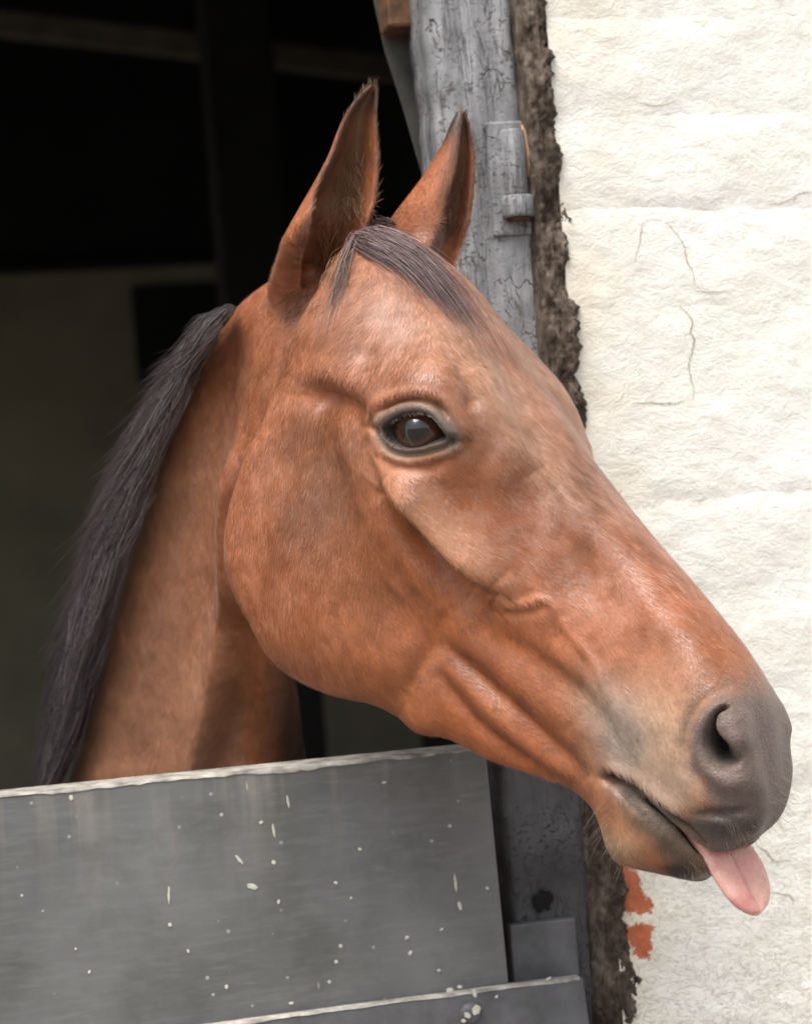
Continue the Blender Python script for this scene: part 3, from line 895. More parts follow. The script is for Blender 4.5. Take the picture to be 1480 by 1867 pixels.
# ---- modelling of the face: ridges, grooves, veins, lids, nostrils
Pc = w2c(Pw)
Nc = w2c_dir(get_no(body_me))
side = (Pc - P0) @ NV
px_, py_ = proj(Pc)
neckv = (px_ < 600) & ((Nc * -Pc).sum(1) > 0) & (py_ > 470) & (Pc[:, 1] > 1.66)      # neck skin facing the viewer is not the far cheek
far = (side < 0) & ~neckv
Pm = np.where(far[:, None], mirror(Pc), Pc)
Nm = np.where(far[:, None], Nc - 2 * (Nc @ NV)[:, None] * NV, Nc)
MX, MY = proj(Pm)
view = -Pm / np.linalg.norm(Pm, axis=1)[:, None]
face = smoothstep(0.02, 0.30, (Nm * view).sum(1))
disp = np.zeros(len(Pw))
def pdist(poly):
    """distance to a polyline (photo pixels), parameter along it and side (+1 = above / right of the direction of travel)"""
    best = np.full(len(MX), 1e9); par = np.zeros(len(MX)); sg = np.zeros(len(MX))
    P = np.array(poly, float); n = len(P) - 1
    for i in range(n):
        a, d = P[i], P[i + 1] - P[i]
        l2 = d @ d
        t = np.clip(((MX - a[0]) * d[0] + (MY - a[1]) * d[1]) / l2, 0, 1)
        ex, ey = MX - a[0] - t * d[0], MY - a[1] - t * d[1]
        dd = np.hypot(ex, ey)
        m = dd < best
        best[m] = dd[m]; par[m] = (i + t[m]) / n
        sg[m] = np.sign(d[0] * ey[m] - d[1] * ex[m])
    return best, par, sg
def smooth_poly(poly, m=40):
    P = np.array(poly, float)
    return cr_basis(len(P), m, False) @ P
def ridge(poly, amp, s0, s1=None, taper=True, pw=1.0):
    """amp mm; s0 width above the line, s1 width below it"""
    global disp
    d, t, sg = pdist(smooth_poly(poly, 14) if len(poly) > 2 else poly)
    s1 = s1 or s0
    s = np.where(sg > 0, s1, s0)
    w = np.exp(-0.5 * (d / s) ** 2)
    if taper:
        w = w * np.sqrt(np.clip(np.sin(np.clip(t, 0.0, 1.0) * math.pi) * 1.3 + 0.15, 0, 1))
    disp += 1.7 * amp * w * face
def bumpb(cx, cy, rx, ry, ang, amp, soft=1.0):
    global disp
    disp += 1.5 * amp * blob(MX, MY, cx, cy, rx, ry, ang, soft) * face

# skull
ridge([(708, 868), (765, 930), (830, 998), (902, 1064)], 10.0, 28, 8)
ridge([(700, 905), (770, 985), (838, 1060), (885, 1100)], -6.0, 12, 26)
bumpb(890, 1050, 26, 16, 35, 1.5)
ridge([(560, 682), (620, 690), (672, 726), (690, 770)], 2.6, 24, 14)
ridge([(566, 716), (606, 722), (648, 744), (676, 784)], -3.8, 14, 22)
bumpb(592, 726, 34, 24, 8, -4.2)
bumpb(775, 692, 60, 26, 12, 5.0)
bumpb(672, 652, 13, 17, 0, -1.5)
ridge([(832, 650), (850, 705), (862, 750)], -2.6, 13, 10)
ridge([(850, 620), (885, 700), (920, 780), (970, 860)], 4.0, 24, 22)
bumpb(605, 840, 40, 80, -12, -3.5)
bumpb(940, 800, 60, 40, 45, -2.5)
ridge([(480, 800), (446, 860), (428, 940), (428, 1020), (446, 1100)], 3.5, 18, 18)
bumpb(560, 1010, 105, 140, -20, 4.5)
ridge([(610, 760), (640, 840), (690, 930), (745, 1020), (790, 1100)], 2.2, 20, 16)
ridge([(655, 800), (690, 880), (735, 950), (800, 1040)], -2.2, 10, 10)
bumpb(530, 850, 30, 60, 10, -3.0)
bumpb(900, 930, 70, 40, 45, -2.2)
ridge([(1000, 900), (1090, 1010), (1180, 1110), (1260, 1200)], 1.6, 22, 26)
bumpb(1040, 1040, 60, 38, 50, -2.4)
# cheek and lip muscles
ridge([(812, 1178), (862, 1220), (940, 1290), (1010, 1358), (1062, 1412)], -2.7, 11, 10)
ridge([(800, 1130), (880, 1190), (960, 1256), (1040, 1322)], 2.6, 22, 20)
ridge([(812, 1212), (880, 1284), (950, 1350), (1030, 1412)], 1.7, 10, 10)
ridge([(800, 1232), (860, 1310), (930, 1366), (1010, 1420)], -2.6, 9, 10)
bumpb(772, 1318, 26, 20, 30, 4.0)
ridge([(745, 1260), (790, 1180), (822, 1120)], -2.0, 16, 22)
bumpb(760, 1130, 60, 40, 40, -2.4)
ridge([(890, 1150), (980, 1200), (1060, 1260), (1120, 1330)], -1.8, 14, 16)
ridge([(1000, 1180), (1080, 1250), (1150, 1330)], 1.6, 18, 18)
# veins
ridge([(900, 1098), (945, 1103), (985, 1092), (1012, 1108)], 1.1, 7, 7)
ridge([(898, 1112), (948, 1116), (990, 1106)], -0.8, 6, 7)
ridge([(1012, 1108), (1035, 1150), (1080, 1205), (1110, 1270)], 1.1, 6, 6)
ridge([(930, 800), (990, 860), (1050, 930)], 0.8, 7, 7)
ridge([(640, 880), (680, 960), (700, 1040), (760, 1120)], 0.9, 7, 7)
# neck: muscle strap and jugular groove
face_all = face.copy(); face = face * smoothstep(1.70, 1.75, Pc[:, 1]) * (~far)
ridge([(420, 640), (385, 800), (370, 950), (345, 1100), (300, 1300)], -4.5, 26, 30)
ridge([(470, 760), (440, 900), (432, 1040), (400, 1200), (352, 1400)], 8.0, 26, 16)
ridge([(475, 1150), (455, 1260), (410, 1420)], -5.0, 46, 34, taper=False)
ridge([(540, 1200), (520, 1300), (500, 1420)], 4.0, 26, 26, taper=False)

face = face_all
# mouth and chin
ridge([(1104, 1416), (1150, 1432), (1200, 1470), (1246, 1508), (1280, 1545)], -6.0, 5, 6, taper=False)
bumpb(1110, 1416, 14, 8, 25, -2.5)
ridge([(1100, 1402), (1150, 1416), (1200, 1455), (1240, 1490)], 1.8, 10, 9)
ridge([(1150, 1452), (1195, 1492), (1235, 1530)], 2.5, 16, 18)
ridge([(1120, 1432), (1145, 1450), (1170, 1470)], -1.2, 4, 4)
for k in range(6):
    ridge([(1108 + k * 9, 1428 + k * 9), (1122 + k * 10, 1440 + k * 9), (1132 + k * 10, 1436 + k * 10)], -0.6, 3, 3)
bumpb(1122, 1545, 30, 26, 0, 2.0)
ridge([(1285, 1478), (1320, 1482), (1358, 1478)], -2.2, 5, 6)
ridge([(1262, 1482), (1305, 1490), (1340, 1496)], -1.4, 5, 5)
bumpb(1335, 1430, 26, 22, 0, 2.6)

# nostril
HOLE = [(1320,1287),(1304,1296),(1291,1319),(1283,1345),(1286,1371),(1302,1396),(1328,1400),(1350,1389),(1343,1374),(1329,1357),(1313,1342),(1306,1328),(1306,1313),(1313,1300),(1329,1292)]
def poly_sd(poly):
    """signed distance (inside positive) in photo pixels"""
    P = np.array(poly, float)
    near = (MX > P[:, 0].min() - 90) & (MX < P[:, 0].max() + 90) & (MY > P[:, 1].min() - 90) & (MY < P[:, 1].max() + 90)
    out = np.full(len(MX), -200.0)
    x, y = MX[near], MY[near]
    d = np.full(len(x), 1e9); ins = np.zeros(len(x), bool)
    for i in range(len(P)):
        a, b = P[i], P[(i + 1) % len(P)]
        e = b - a
        t = np.clip(((x - a[0]) * e[0] + (y - a[1]) * e[1]) / (e @ e), 0, 1)
        d = np.minimum(d, np.hypot(x - a[0] - t * e[0], y - a[1] - t * e[1]))
        c = ((a[1] > y) != (b[1] > y)) & (x < (b[0] - a[0]) * (y - a[1]) / (b[1] - a[1] + 1e-9) + a[0])
        ins ^= c
    out[near] = np.where(ins, d, -d)
    return out
HOLE = smooth_poly(HOLE + HOLE[:1], 60)[:-1]
sdn = poly_sd(HOLE)
disp += (-34.0 * smoothstep(-2, 11, sdn)) * face
rim = np.exp(-0.5 * ((sdn + 12) / 7.0) ** 2)
disp += 1.5 * rim * face * smoothstep(1330, 1290, MX + 0.25 * (1345 - MY))
bumpb(1334, 1318, 22, 26, -20, 2.6)
bumpb(1345, 1352, 14, 14, 0, 2.0)
ridge([(1316, 1262), (1272, 1292), (1252, 1345), (1264, 1405), (1300, 1452)], -1.6, 9, 9)
ridge([(1330, 1270), (1290, 1290), (1268, 1340), (1276, 1392), (1312, 1424), (1352, 1420)], 1.5, 10, 10)

# eye: almond opening, lids, bag
ALM = smooth_poly([(700,782),(715,767),(738,755),(763,752),(785,759),(800,777),(812,798),(793,806),(765,813),(739,813),(715,803),(700,782)], 60)[:-1]
sde = poly_sd(ALM)
disp += -13.0 * smoothstep(-1.5, 7, sde) * face
up = smoothstep(792, 776, MY - (MX - 755) * 0.14)
disp += 5.0 * np.exp(-0.5 * ((sde + 11) / 7.5) ** 2) * face * up
disp += -6.5 * np.exp(-0.5 * ((sde + 25) / 3.4) ** 2) * face * up * smoothstep(690, 712, MX) * smoothstep(822, 800, MX)
disp += 2.6 * np.exp(-0.5 * ((sde + 36) / 8.0) ** 2) * face * up
dn = 1 - up
disp += 3.0 * np.exp(-0.5 * ((sde + 5) / 3.5) ** 2) * face * dn
disp += -2.6 * np.exp(-0.5 * ((sde + 14) / 3.0) ** 2) * face * dn
disp += 1.8 * np.exp(-0.5 * ((sde + 25) / 7.0) ** 2) * face * dn
ridge([(700, 830), (730, 848), (775, 852), (812, 838)], -1.6, 6, 8)
ridge([(808, 798), (822, 804), (838, 806)], -2.0, 4, 4)
ridge([(700, 781), (686, 784), (672, 780)], -2.0, 5, 5)

Nw = get_no(body_me)
sd_all = disp * 0.001
# nostril and eye push straight inwards instead of along the local normal
Pw = Pw + Nw * sd_all[:, None]
Pw = laplace(Pw, np.full(len(Pw), 0.35), 2)
Pw = laplace(Pw, np.clip(blob(qx, qy, 500, 1120, 60, 130) * 1.4, 0, 1) * (Pc[:, 1] > 1.70), 60)
set_co(body_me, Pw)

# ---- coat colours, with some shade and sheen painted in
Pc2 = w2c(Pw)
def mixc(base, col, m):
    return base * (1 - m[:, None]) + np.array(col) * m[:, None]
col = np.tile(np.array([0.44, 0.17, 0.075]), (len(Pw), 1))
hd = MX
neckm = smoothstep(470, 380, qx + 0.0 * qy) * (qy > 480) + 0
col = mixc(col, (0.62, 0.385, 0.29), np.clip(smoothstep(450, 400, qx - (qy - 900) * 0.05), 0, 1) * smoothstep(620, 900, qy) * 0.9)  # dusty neck, lightened further to offset the shade inside the doorway
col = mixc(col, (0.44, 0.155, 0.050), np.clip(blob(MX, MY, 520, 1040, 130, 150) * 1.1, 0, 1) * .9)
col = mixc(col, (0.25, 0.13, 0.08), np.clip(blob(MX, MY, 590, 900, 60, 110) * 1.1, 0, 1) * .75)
col = mixc(col, (0.48, 0.25, 0.175), np.clip(blob(MX, MY, 720, 590, 120, 80, 20) * 1.2, 0, 1) * .8)  # sky sheen on the forehead, painted in as pinker coat
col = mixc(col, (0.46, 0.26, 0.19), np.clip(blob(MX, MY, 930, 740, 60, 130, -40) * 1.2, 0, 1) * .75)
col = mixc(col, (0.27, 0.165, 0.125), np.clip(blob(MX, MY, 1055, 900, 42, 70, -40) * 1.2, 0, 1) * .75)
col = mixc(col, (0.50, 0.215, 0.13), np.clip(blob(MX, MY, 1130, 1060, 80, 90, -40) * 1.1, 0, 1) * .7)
col = mixc(col, (0.53, 0.22, 0.105), np.clip(blob(MX, MY, 1280, 1180, 60, 60) * 1.0, 0, 1) * .6)
col = mixc(col, (0.50, 0.36, 0.25), np.clip(blob(MX, MY, 1190, 1340, 60, 90, 20) * 1.1, 0, 1) * .8)
col = mixc(col, (0.42, 0.32, 0.245), np.clip(blob(MX, MY, 1225, 1440, 40, 46, 20) * 1.2, 0, 1) * .85)
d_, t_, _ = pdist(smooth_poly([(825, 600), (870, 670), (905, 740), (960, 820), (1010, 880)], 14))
col = mixc(col, (0.56, 0.40, 0.31), np.exp(-0.5 * (d_ / 22.0) ** 2) * 0.5)  # pale hair patch, drawn out into a painted highlight along the ridge
col = mixc(col, (0.60, 0.38, 0.27), np.clip(blob(MX, MY, 812, 962, 24, 110, -45) * 1.1, 0, 1) * .65)  # dusty facial crest, with its lit band painted in paler
for (bx_, by_, r1_, r2_, an_, cc_, k_) in ((640, 640, 60, 30, 20, (0.30, 0.15, 0.11), .6), (500, 690, 40, 90, 10, (0.40, 0.18, 0.10), .5), (690, 1090, 50, 70, 30, (0.33, 0.15, 0.08), .6),
        (980, 960, 40, 50, 0, (0.36, 0.17, 0.10), .6), (1040, 1060, 40, 30, 30, (0.33, 0.155, 0.085), .5), (1240, 1220, 26, 26, 0, (0.33, 0.13, 0.06), .6), (860, 1240, 60, 30, 40, (0.36, 0.16, 0.08), .5),
        (700, 1230, 90, 40, 10, (0.36, 0.15, 0.065), .5), (880, 560, 40, 60, -40, (0.28, 0.15, 0.115), .6)):
    col = mixc(col, cc_, np.clip(blob(MX, MY, bx_, by_, r1_, r2_, an_) * 1.1, 0, 1) * k_)
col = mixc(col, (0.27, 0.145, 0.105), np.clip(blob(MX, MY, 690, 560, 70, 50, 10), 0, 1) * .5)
# grey skin round the eye
col = mixc(col, (0.20, 0.168, 0.142), smoothstep(-30, -10, sde) * 0.9)
col = mixc(col, (0.12, 0.10, 0.085), np.clip(blob(MX, MY, 822, 790, 16, 28, -20) * 1.2, 0, 1) * .9)
col = mixc(col, (0.035, 0.028, 0.025), smoothstep(-5, -1, sde))
# muzzle: grey black nose, lips and chin
def line_mask(x0, y0, x1, y1, soft):
    """1 on the right hand side of a line going from 0 to 1"""
    dx, dy = x1 - x0, y1 - y0; L = math.hypot(dx, dy)
    return smoothstep(-soft, soft, ((MX - x0) * -dy + (MY - y0) * dx) / L * -1)
RING = [(1330,1238),(1290,1262),(1260,1296),(1246,1345),(1256,1395),(1284,1440),(1290,1478),(1250,1490),(1230,1503),(1300,1580),(1360,1600),(1500,1560),(1520,1330),(1440,1255),(1385,1222)]
sdm = poly_sd(RING)
nz = 6 * np.sin(MX * .13 + MY * .05) + 4 * np.sin(MX * .07 - MY * .17)
far_m = (MX > 1240)
sdm = np.where((MX > 1400) & (MY > 1200), np.maximum(sdm, 30), sdm)
soft = 26 + 45 * smoothstep(1330, 1250, MY)
muz = smoothstep(-1, 1, (sdm + nz) / soft)
col = mixc(col, (0.150, 0.116, 0.103), muz * 0.96)
col = mixc(col, (0.060, 0.046, 0.040), np.clip(blob(MX, MY, 1330, 1510, 70, 24, 10) * 1.2, 0, 1) * .8)
col = mixc(col, (0.016, 0.011, 0.010), smoothstep(-2, 7, sdn))  # darkness inside the nostril, painted because the hollow alone stays too light
col = mixc(col, (0.36, 0.30, 0.26), np.clip(blob(MX, MY, 1128, 1340, 34, 62, -15) * 1.25, 0, 1) * .9)
col = mixc(col, (0.36, 0.27, 0.215), np.clip(blob(MX, MY, 1075, 1280, 30, 40, -30) * 1.0, 0, 1) * .6)
LIP = [(1100,1412),(1150,1432),(1210,1478),(1290,1560),(1300,1620),(1240,1620),(1222,1574),(1178,1510),(1124,1448)]
sdl = poly_sd(LIP)
col = mixc(col, (0.16, 0.132, 0.112), smoothstep(-20, 16, sdl + nz * 0.5))
col = mixc(col, (0.03, 0.025, 0.022), np.clip(blob(MX, MY, 1238, 1592, 26, 14, 15) * 1.3, 0, 1))
col = mixc(col, (0.46, 0.32, 0.21), np.clip(blob(MX, MY, 1120, 1550, 34, 30) * 1.2, 0, 1) * .8)
d, _, _ = pdist([(1104, 1416), (1150, 1432), (1200, 1470), (1246, 1508)])
col = mixc(col, (0.02, 0.015, 0.013), np.exp(-0.5 * (d / 4.0) ** 2) * face)
# ears: black rimmed, dark inside
earz = smoothstep(500, 470, qy + 0.25 * np.abs(qx - 640)) * (qx < 700) + smoothstep(455, 440, qy) * (qx >= 700)
col = mixc(col, (0.045, 0.035, 0.032), (smoothstep(260, 170, qy) * (qx < 705) + smoothstep(300, 225, qy) * (qx >= 705)))
from mathutils.kdtree import KDTree
def near_pts(pts, r):
    kd = KDTree(len(pts))
    for i, p in enumerate(pts): kd.insert(p, i)
    kd.balance()
    idx = np.where((qy < 560) & (qy > 120) & (qx > 440) & (qx < 900))[0]
    m = np.zeros(len(Pw))
    for i in idx:
        m[i] = kd.find(Pc2[i])[2]
    out = np.zeros(len(Pw)); out[idx] = smoothstep(r * 1.6, r, m[idx])
    return out
EARIN = np.zeros(len(Pw))
for e in (ear_n, ear_f):
    mi = near_pts(e[2], 0.0022); mo = near_pts(e[3], 0.0022)
    kdI = mi * (1 - 0.0)
    # inside face: normals pointing towards the opening
    base = e[2].reshape(70, 44, 3)
    opn = (base[:, 0] + base[:, -1]) / 2 - base[:, 22]
    od = opn.mean(0); od /= np.linalg.norm(od)
    ins = smoothstep(0.0, 0.35, (Nc * od).sum(1)) * mi * smoothstep(535, 490, qy)
    col = mixc(col, (0.16, 0.09, 0.055), np.clip(ins, 0, 1) * 0.85)
    EARIN = np.maximum(EARIN, np.clip(ins, 0, 1))
# slight dappling
dap = np.zeros(len(Pw))
for k in range(12):
    f = rng.normal(0, 1, 3); f /= np.linalg.norm(f)
    dap += np.sin((Pw @ f) * rng.uniform(60, 320) + rng.uniform(0, 6.28))
col = col * (1 + 0.035 * dap[:, None] / 2) 
greyer = np.clip(1.2 * blob(MX, MY, 1120, 1330, 55, 90, -15) + 1.1 * blob(MX, MY, 1205, 1390, 70, 90) + blob(MX, MY, 1130, 1545, 45, 45), 0, 1) * 0.75
greyer = np.maximum(greyer, smoothstep(-40, -14, sde) * 0.8)
col = col * (1 - (np.clip(1 - muz, 0, 1) * (1 - greyer))[:, None] * (1 - np.array([0.87, 0.68, 0.50])))
mot = np.zeros(len(Pw)); mot2 = np.zeros(len(Pw))
for k in range(26):
    f = rng.normal(0, 1, 3); f /= np.linalg.norm(f)
    fr_ = rng.uniform(40, 150); mot += np.sin((Pw @ f) * fr_ + rng.uniform(0, 6.28) + 1.3 * np.sin(Pw @ rng.normal(0, 60, 3)))
    f = rng.normal(0, 1, 3); f /= np.linalg.norm(f)
    mot2 += np.sin((Pw @ f) * rng.uniform(180, 700) + rng.uniform(0, 6.28) + 1.5 * np.sin(Pw @ rng.normal(0, 150, 3)))
mot /= 3.6; mot2 /= 3.6
hm_ = np.clip(1 - muz, 0, 1) * (sde < -20)
zone = np.clip(blob(MX, MY, 760, 580, 150, 90, 20) + blob(MX, MY, 960, 790, 70, 190, -38) + blob(MX, MY, 1140, 1030, 80, 170, -38) + 0.8 * blob(MX, MY, 830, 930, 40, 150, -45) + 0.5 * blob(MX, MY, 420, 1000, 150, 400), 0, 1)
col = mixc(col, (0.52, 0.34, 0.27), zone * hm_ * np.clip(0.20 + 0.08 * mot + 0.08 * mot2, 0, 0.8))
col = mixc(col, (0.22, 0.115, 0.072), hm_ * np.clip(zone + 0.25, 0, 1) * smoothstep(0.5, 1.6, -mot + 0.5 * mot2) * 0.28)
col = col * (1 + hm_ * (0.05 * mot + 0.06 * mot2))[:, None]
throat_shade = smoothstep(455, 520, qx) * smoothstep(620, 590, qx) * smoothstep(1140, 1230, qy) * smoothstep(1.72, 1.76, Pc[:, 1])
col = mixc(col, (0.10, 0.06, 0.045), np.clip(throat_shade, 0, 1) * 0.75)  # shade along the throat edge, painted in as dark brown
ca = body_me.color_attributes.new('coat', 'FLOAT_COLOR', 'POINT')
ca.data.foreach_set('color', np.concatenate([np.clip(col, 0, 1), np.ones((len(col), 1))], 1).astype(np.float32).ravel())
hair = np.clip(1 - muz, 0, 1) * (1 - smoothstep(-12, -4, sde)) * (1 - 0.8 * smoothstep(-8, 10, sdl))
ha = body_me.attributes.new('hairy', 'FLOAT', 'POINT')
ha.data.foreach_set('value', hair.astype(np.float32))

def mat_coat():
    t = NT('bay_coat')
    at_ = t.n.new('ShaderNodeAttribute'); at_.attribute_name = 'coat'
    hy = t.n.new('ShaderNodeAttribute'); hy.attribute_name = 'hairy'
    co = t.co((0.32, 1, 1), rot=(0, math.radians(8), 0))
    n1 = t.noise(co, 420, 4, 0.7, 0.3)
    n2 = t.noise(t.co((0.5, 1, 1), rot=(0, math.radians(-10), 0)), 90, 5, 0.65)
    v = t.ramp(t.math('ADD', t.math('MULTIPLY', n1, 0.6), t.math('MULTIPLY', n2, 0.4)), [(0.3, 0.80), (0.7, 1.18)])
    vv = t.mix(hy.outputs['Fac'], (1, 1, 1), v)
    mot = t.mix(t.ramp(t.noise(t.co(), 70, 6, 0.7), [(0.3, 0.0), (0.7, 1.0)]), (0.72, 0.68, 0.66), (1.25, 1.22, 1.2))
    vv = t.mix(hy.outputs['Fac'], mot, v)
    col = t.mix(1.0, at_.outputs['Color'], vv, 'MULTIPLY')
    skin = t.noise(t.co(), 260, 4, 0.6)
    b1 = t.bump(n1, 0.30, 0.0008)
    b2 = t.bump(n2, 0.25, 0.0012, b1)
    bare_ = t.math('SUBTRACT', 1.0, hy.outputs['Fac'])
    wr = t.noise(t.co((1.6, 1, 0.5), rot=(0, math.radians(30), 0)), 130, 6, 0.7, 0.8)
    pr = t.voro(t.co(), 620)
    b3 = t.bump(t.math('MULTIPLY', bare_, t.math('ADD', wr, t.math('MULTIPLY', pr, 0.35))), 0.7, 0.0022, t.bump(skin, 0.15, 0.0008, b2))
    m = t.done(col, t.ramp(hy.outputs['Fac'], [(0.0, 0.50), (1.0, 0.52)]), b3, 0.35)
    b = t.b
    b.inputs['Sheen Weight'].default_value = 0.25
    b.inputs['Sheen Roughness'].default_value = 0.45
    b.inputs['Sheen Tint'].default_value = (1.0, 0.88, 0.82, 1)
    return m
MAT_COAT = mat_coat()
body_me.materials.append(MAT_COAT)
body_me.polygons.foreach_set('use_smooth', [True] * len(body_me.polygons))
body_me.update()

horse = empty('horse', (-0.15, 3.0, 0.006))
tag(horse, 'bay horse with black mane looking over the stable door, tongue out', 'horse')
def child(o):
    """parent to the horse keeping world placement"""
    o.parent = horse
    o.matrix_parent_inverse = Matrix.Translation(horse.location).inverted()
    return o
# trunk and legs behind the door, joined to the same body mesh
def ellipse_ring(c, rx, rz, tilt=0.0, n=20):
    return [np.array([c[0] + rx * math.cos(a), c[1] - math.sin(tilt) * rz * math.sin(a), c[2] + math.cos(tilt) * rz * math.sin(a)]) for a in np.linspace(0, 2 * math.pi, n, endpoint=False)]
bx = -0.16
trunk = loft(np.array([ellipse_ring((bx, 2.02, 1.02), .10, .16), ellipse_ring((bx, 2.12, 0.98), .19, .27), ellipse_ring((bx, 2.4, .96), .24, .31), ellipse_ring((bx, 2.9, .95), .28, .33),
        ellipse_ring((bx, 3.4, .96), .28, .31), ellipse_ring((bx, 3.75, 1.0), .24, .27), ellipse_ring((bx, 3.92, 1.0), .12, .15)]), 40, 32)
def leg(x, y, hind):
    if hind: st = [(y - .05, .95, .11), (y, .72, .085), (y + .06, .52, .05), (y + .02, .30, .032), (y, .16, .036), (y - .03, .085, .05), (y - .05, .008, .06)]
    else: st = [(y, .95, .10), (y, .75, .07), (y, .50, .045), (y, .47, .045), (y, .30, .030), (y, .15, .036), (y - .03, .085, .05), (y - .05, .008, .06)]
    return loft(np.array([[np.array([x + r * math.cos(a), yy + r * math.sin(a), z]) for a in np.linspace(0, 2 * math.pi, 12, endpoint=False)] for (yy, z, r) in st]), 30, 16)
extra = [trunk, leg(bx - .13, 2.3, 0), leg(bx + .13, 2.34, 0), leg(bx - .14, 3.6, 1), leg(bx + .14, 3.66, 1)]
EV, EF = join(extra)
bm = bmesh.new(); bm.from_mesh(body_me)
cl = bm.verts.layers.float_color['coat']
vs = [bm.verts.new(v) for v in EV]
for v in vs: v[cl] = (0.30, 0.12, 0.06, 1)
for f in EF:
    try:
        q = bm.faces.new([vs[i] for i in f]); q.smooth = True
    except ValueError: pass
bm.to_mesh(body_me); bm.free()
body = bpy.data.objects.new('body', body_me); C.objects.link(body); child(body)

# ---- sight-line lookups on the finished face
bvh = BVHTree.FromPolygons([tuple(v) for v in Pw], [tuple(p.vertices) for p in body_me.polygons if max(p.vertices) < len(Pw)])
ORG = Vector((0, 0, CAMZ))
def surf(px, py):
    d = Vector(c2w_dir(ray(px, py))).normalized()
    h = bvh.ray_cast(ORG, d)
    if h[0] is None: return None
    return np.array(h[0]), np.array(h[1])

# ---- short coat: fine flat hairs lying along the skin
def flow(x, y):
    """lie of the hair in the picture plane (dx right, dy down) from guides"""
    G = np.array([(720,580,-.15,1),(880,620,.45,.9),(960,760,.6,.8),(1120,960,.62,.78),(1300,1180,.6,.8),(800,900,.62,.78),(930,1080,.66,.75),(620,800,.1,1),(560,1000,-.1,1),
                  (500,1100,.1,1),(620,1180,.55,.83),(800,1250,.75,.66),(960,1300,.72,.7),(1100,1350,.7,.7),(1120,1520,.5,.86),(1250,1400,.55,.8),(560,640,-.35,.93),(600,300,.3,-.95),
                  (660,230,.2,-.98),(540,420,.4,-.9),(780,380,.4,-.9),(480,600,-.5,.86),(495,530,-1,0),(560,545,-1,.1),(600,520,-.5,.2),(515,490,-.5,-.6),(700,450,.2,.9),(800,430,.3,.6),(400,800,-.3,.95),(300,1100,-.25,.97),(250,1400,-.2,.98),(450,1300,-.2,.98)], float)
    d2 = (x[:, None] - G[:, 0]) ** 2 + (y[:, None] - G[:, 1]) ** 2
    w = 1 / (d2 + 900) ** 1.6
    v = (w[:, :, None] * G[None, :, 2:]).sum(1)
    return v / (np.linalg.norm(v, axis=1)[:, None] + 1e-9)
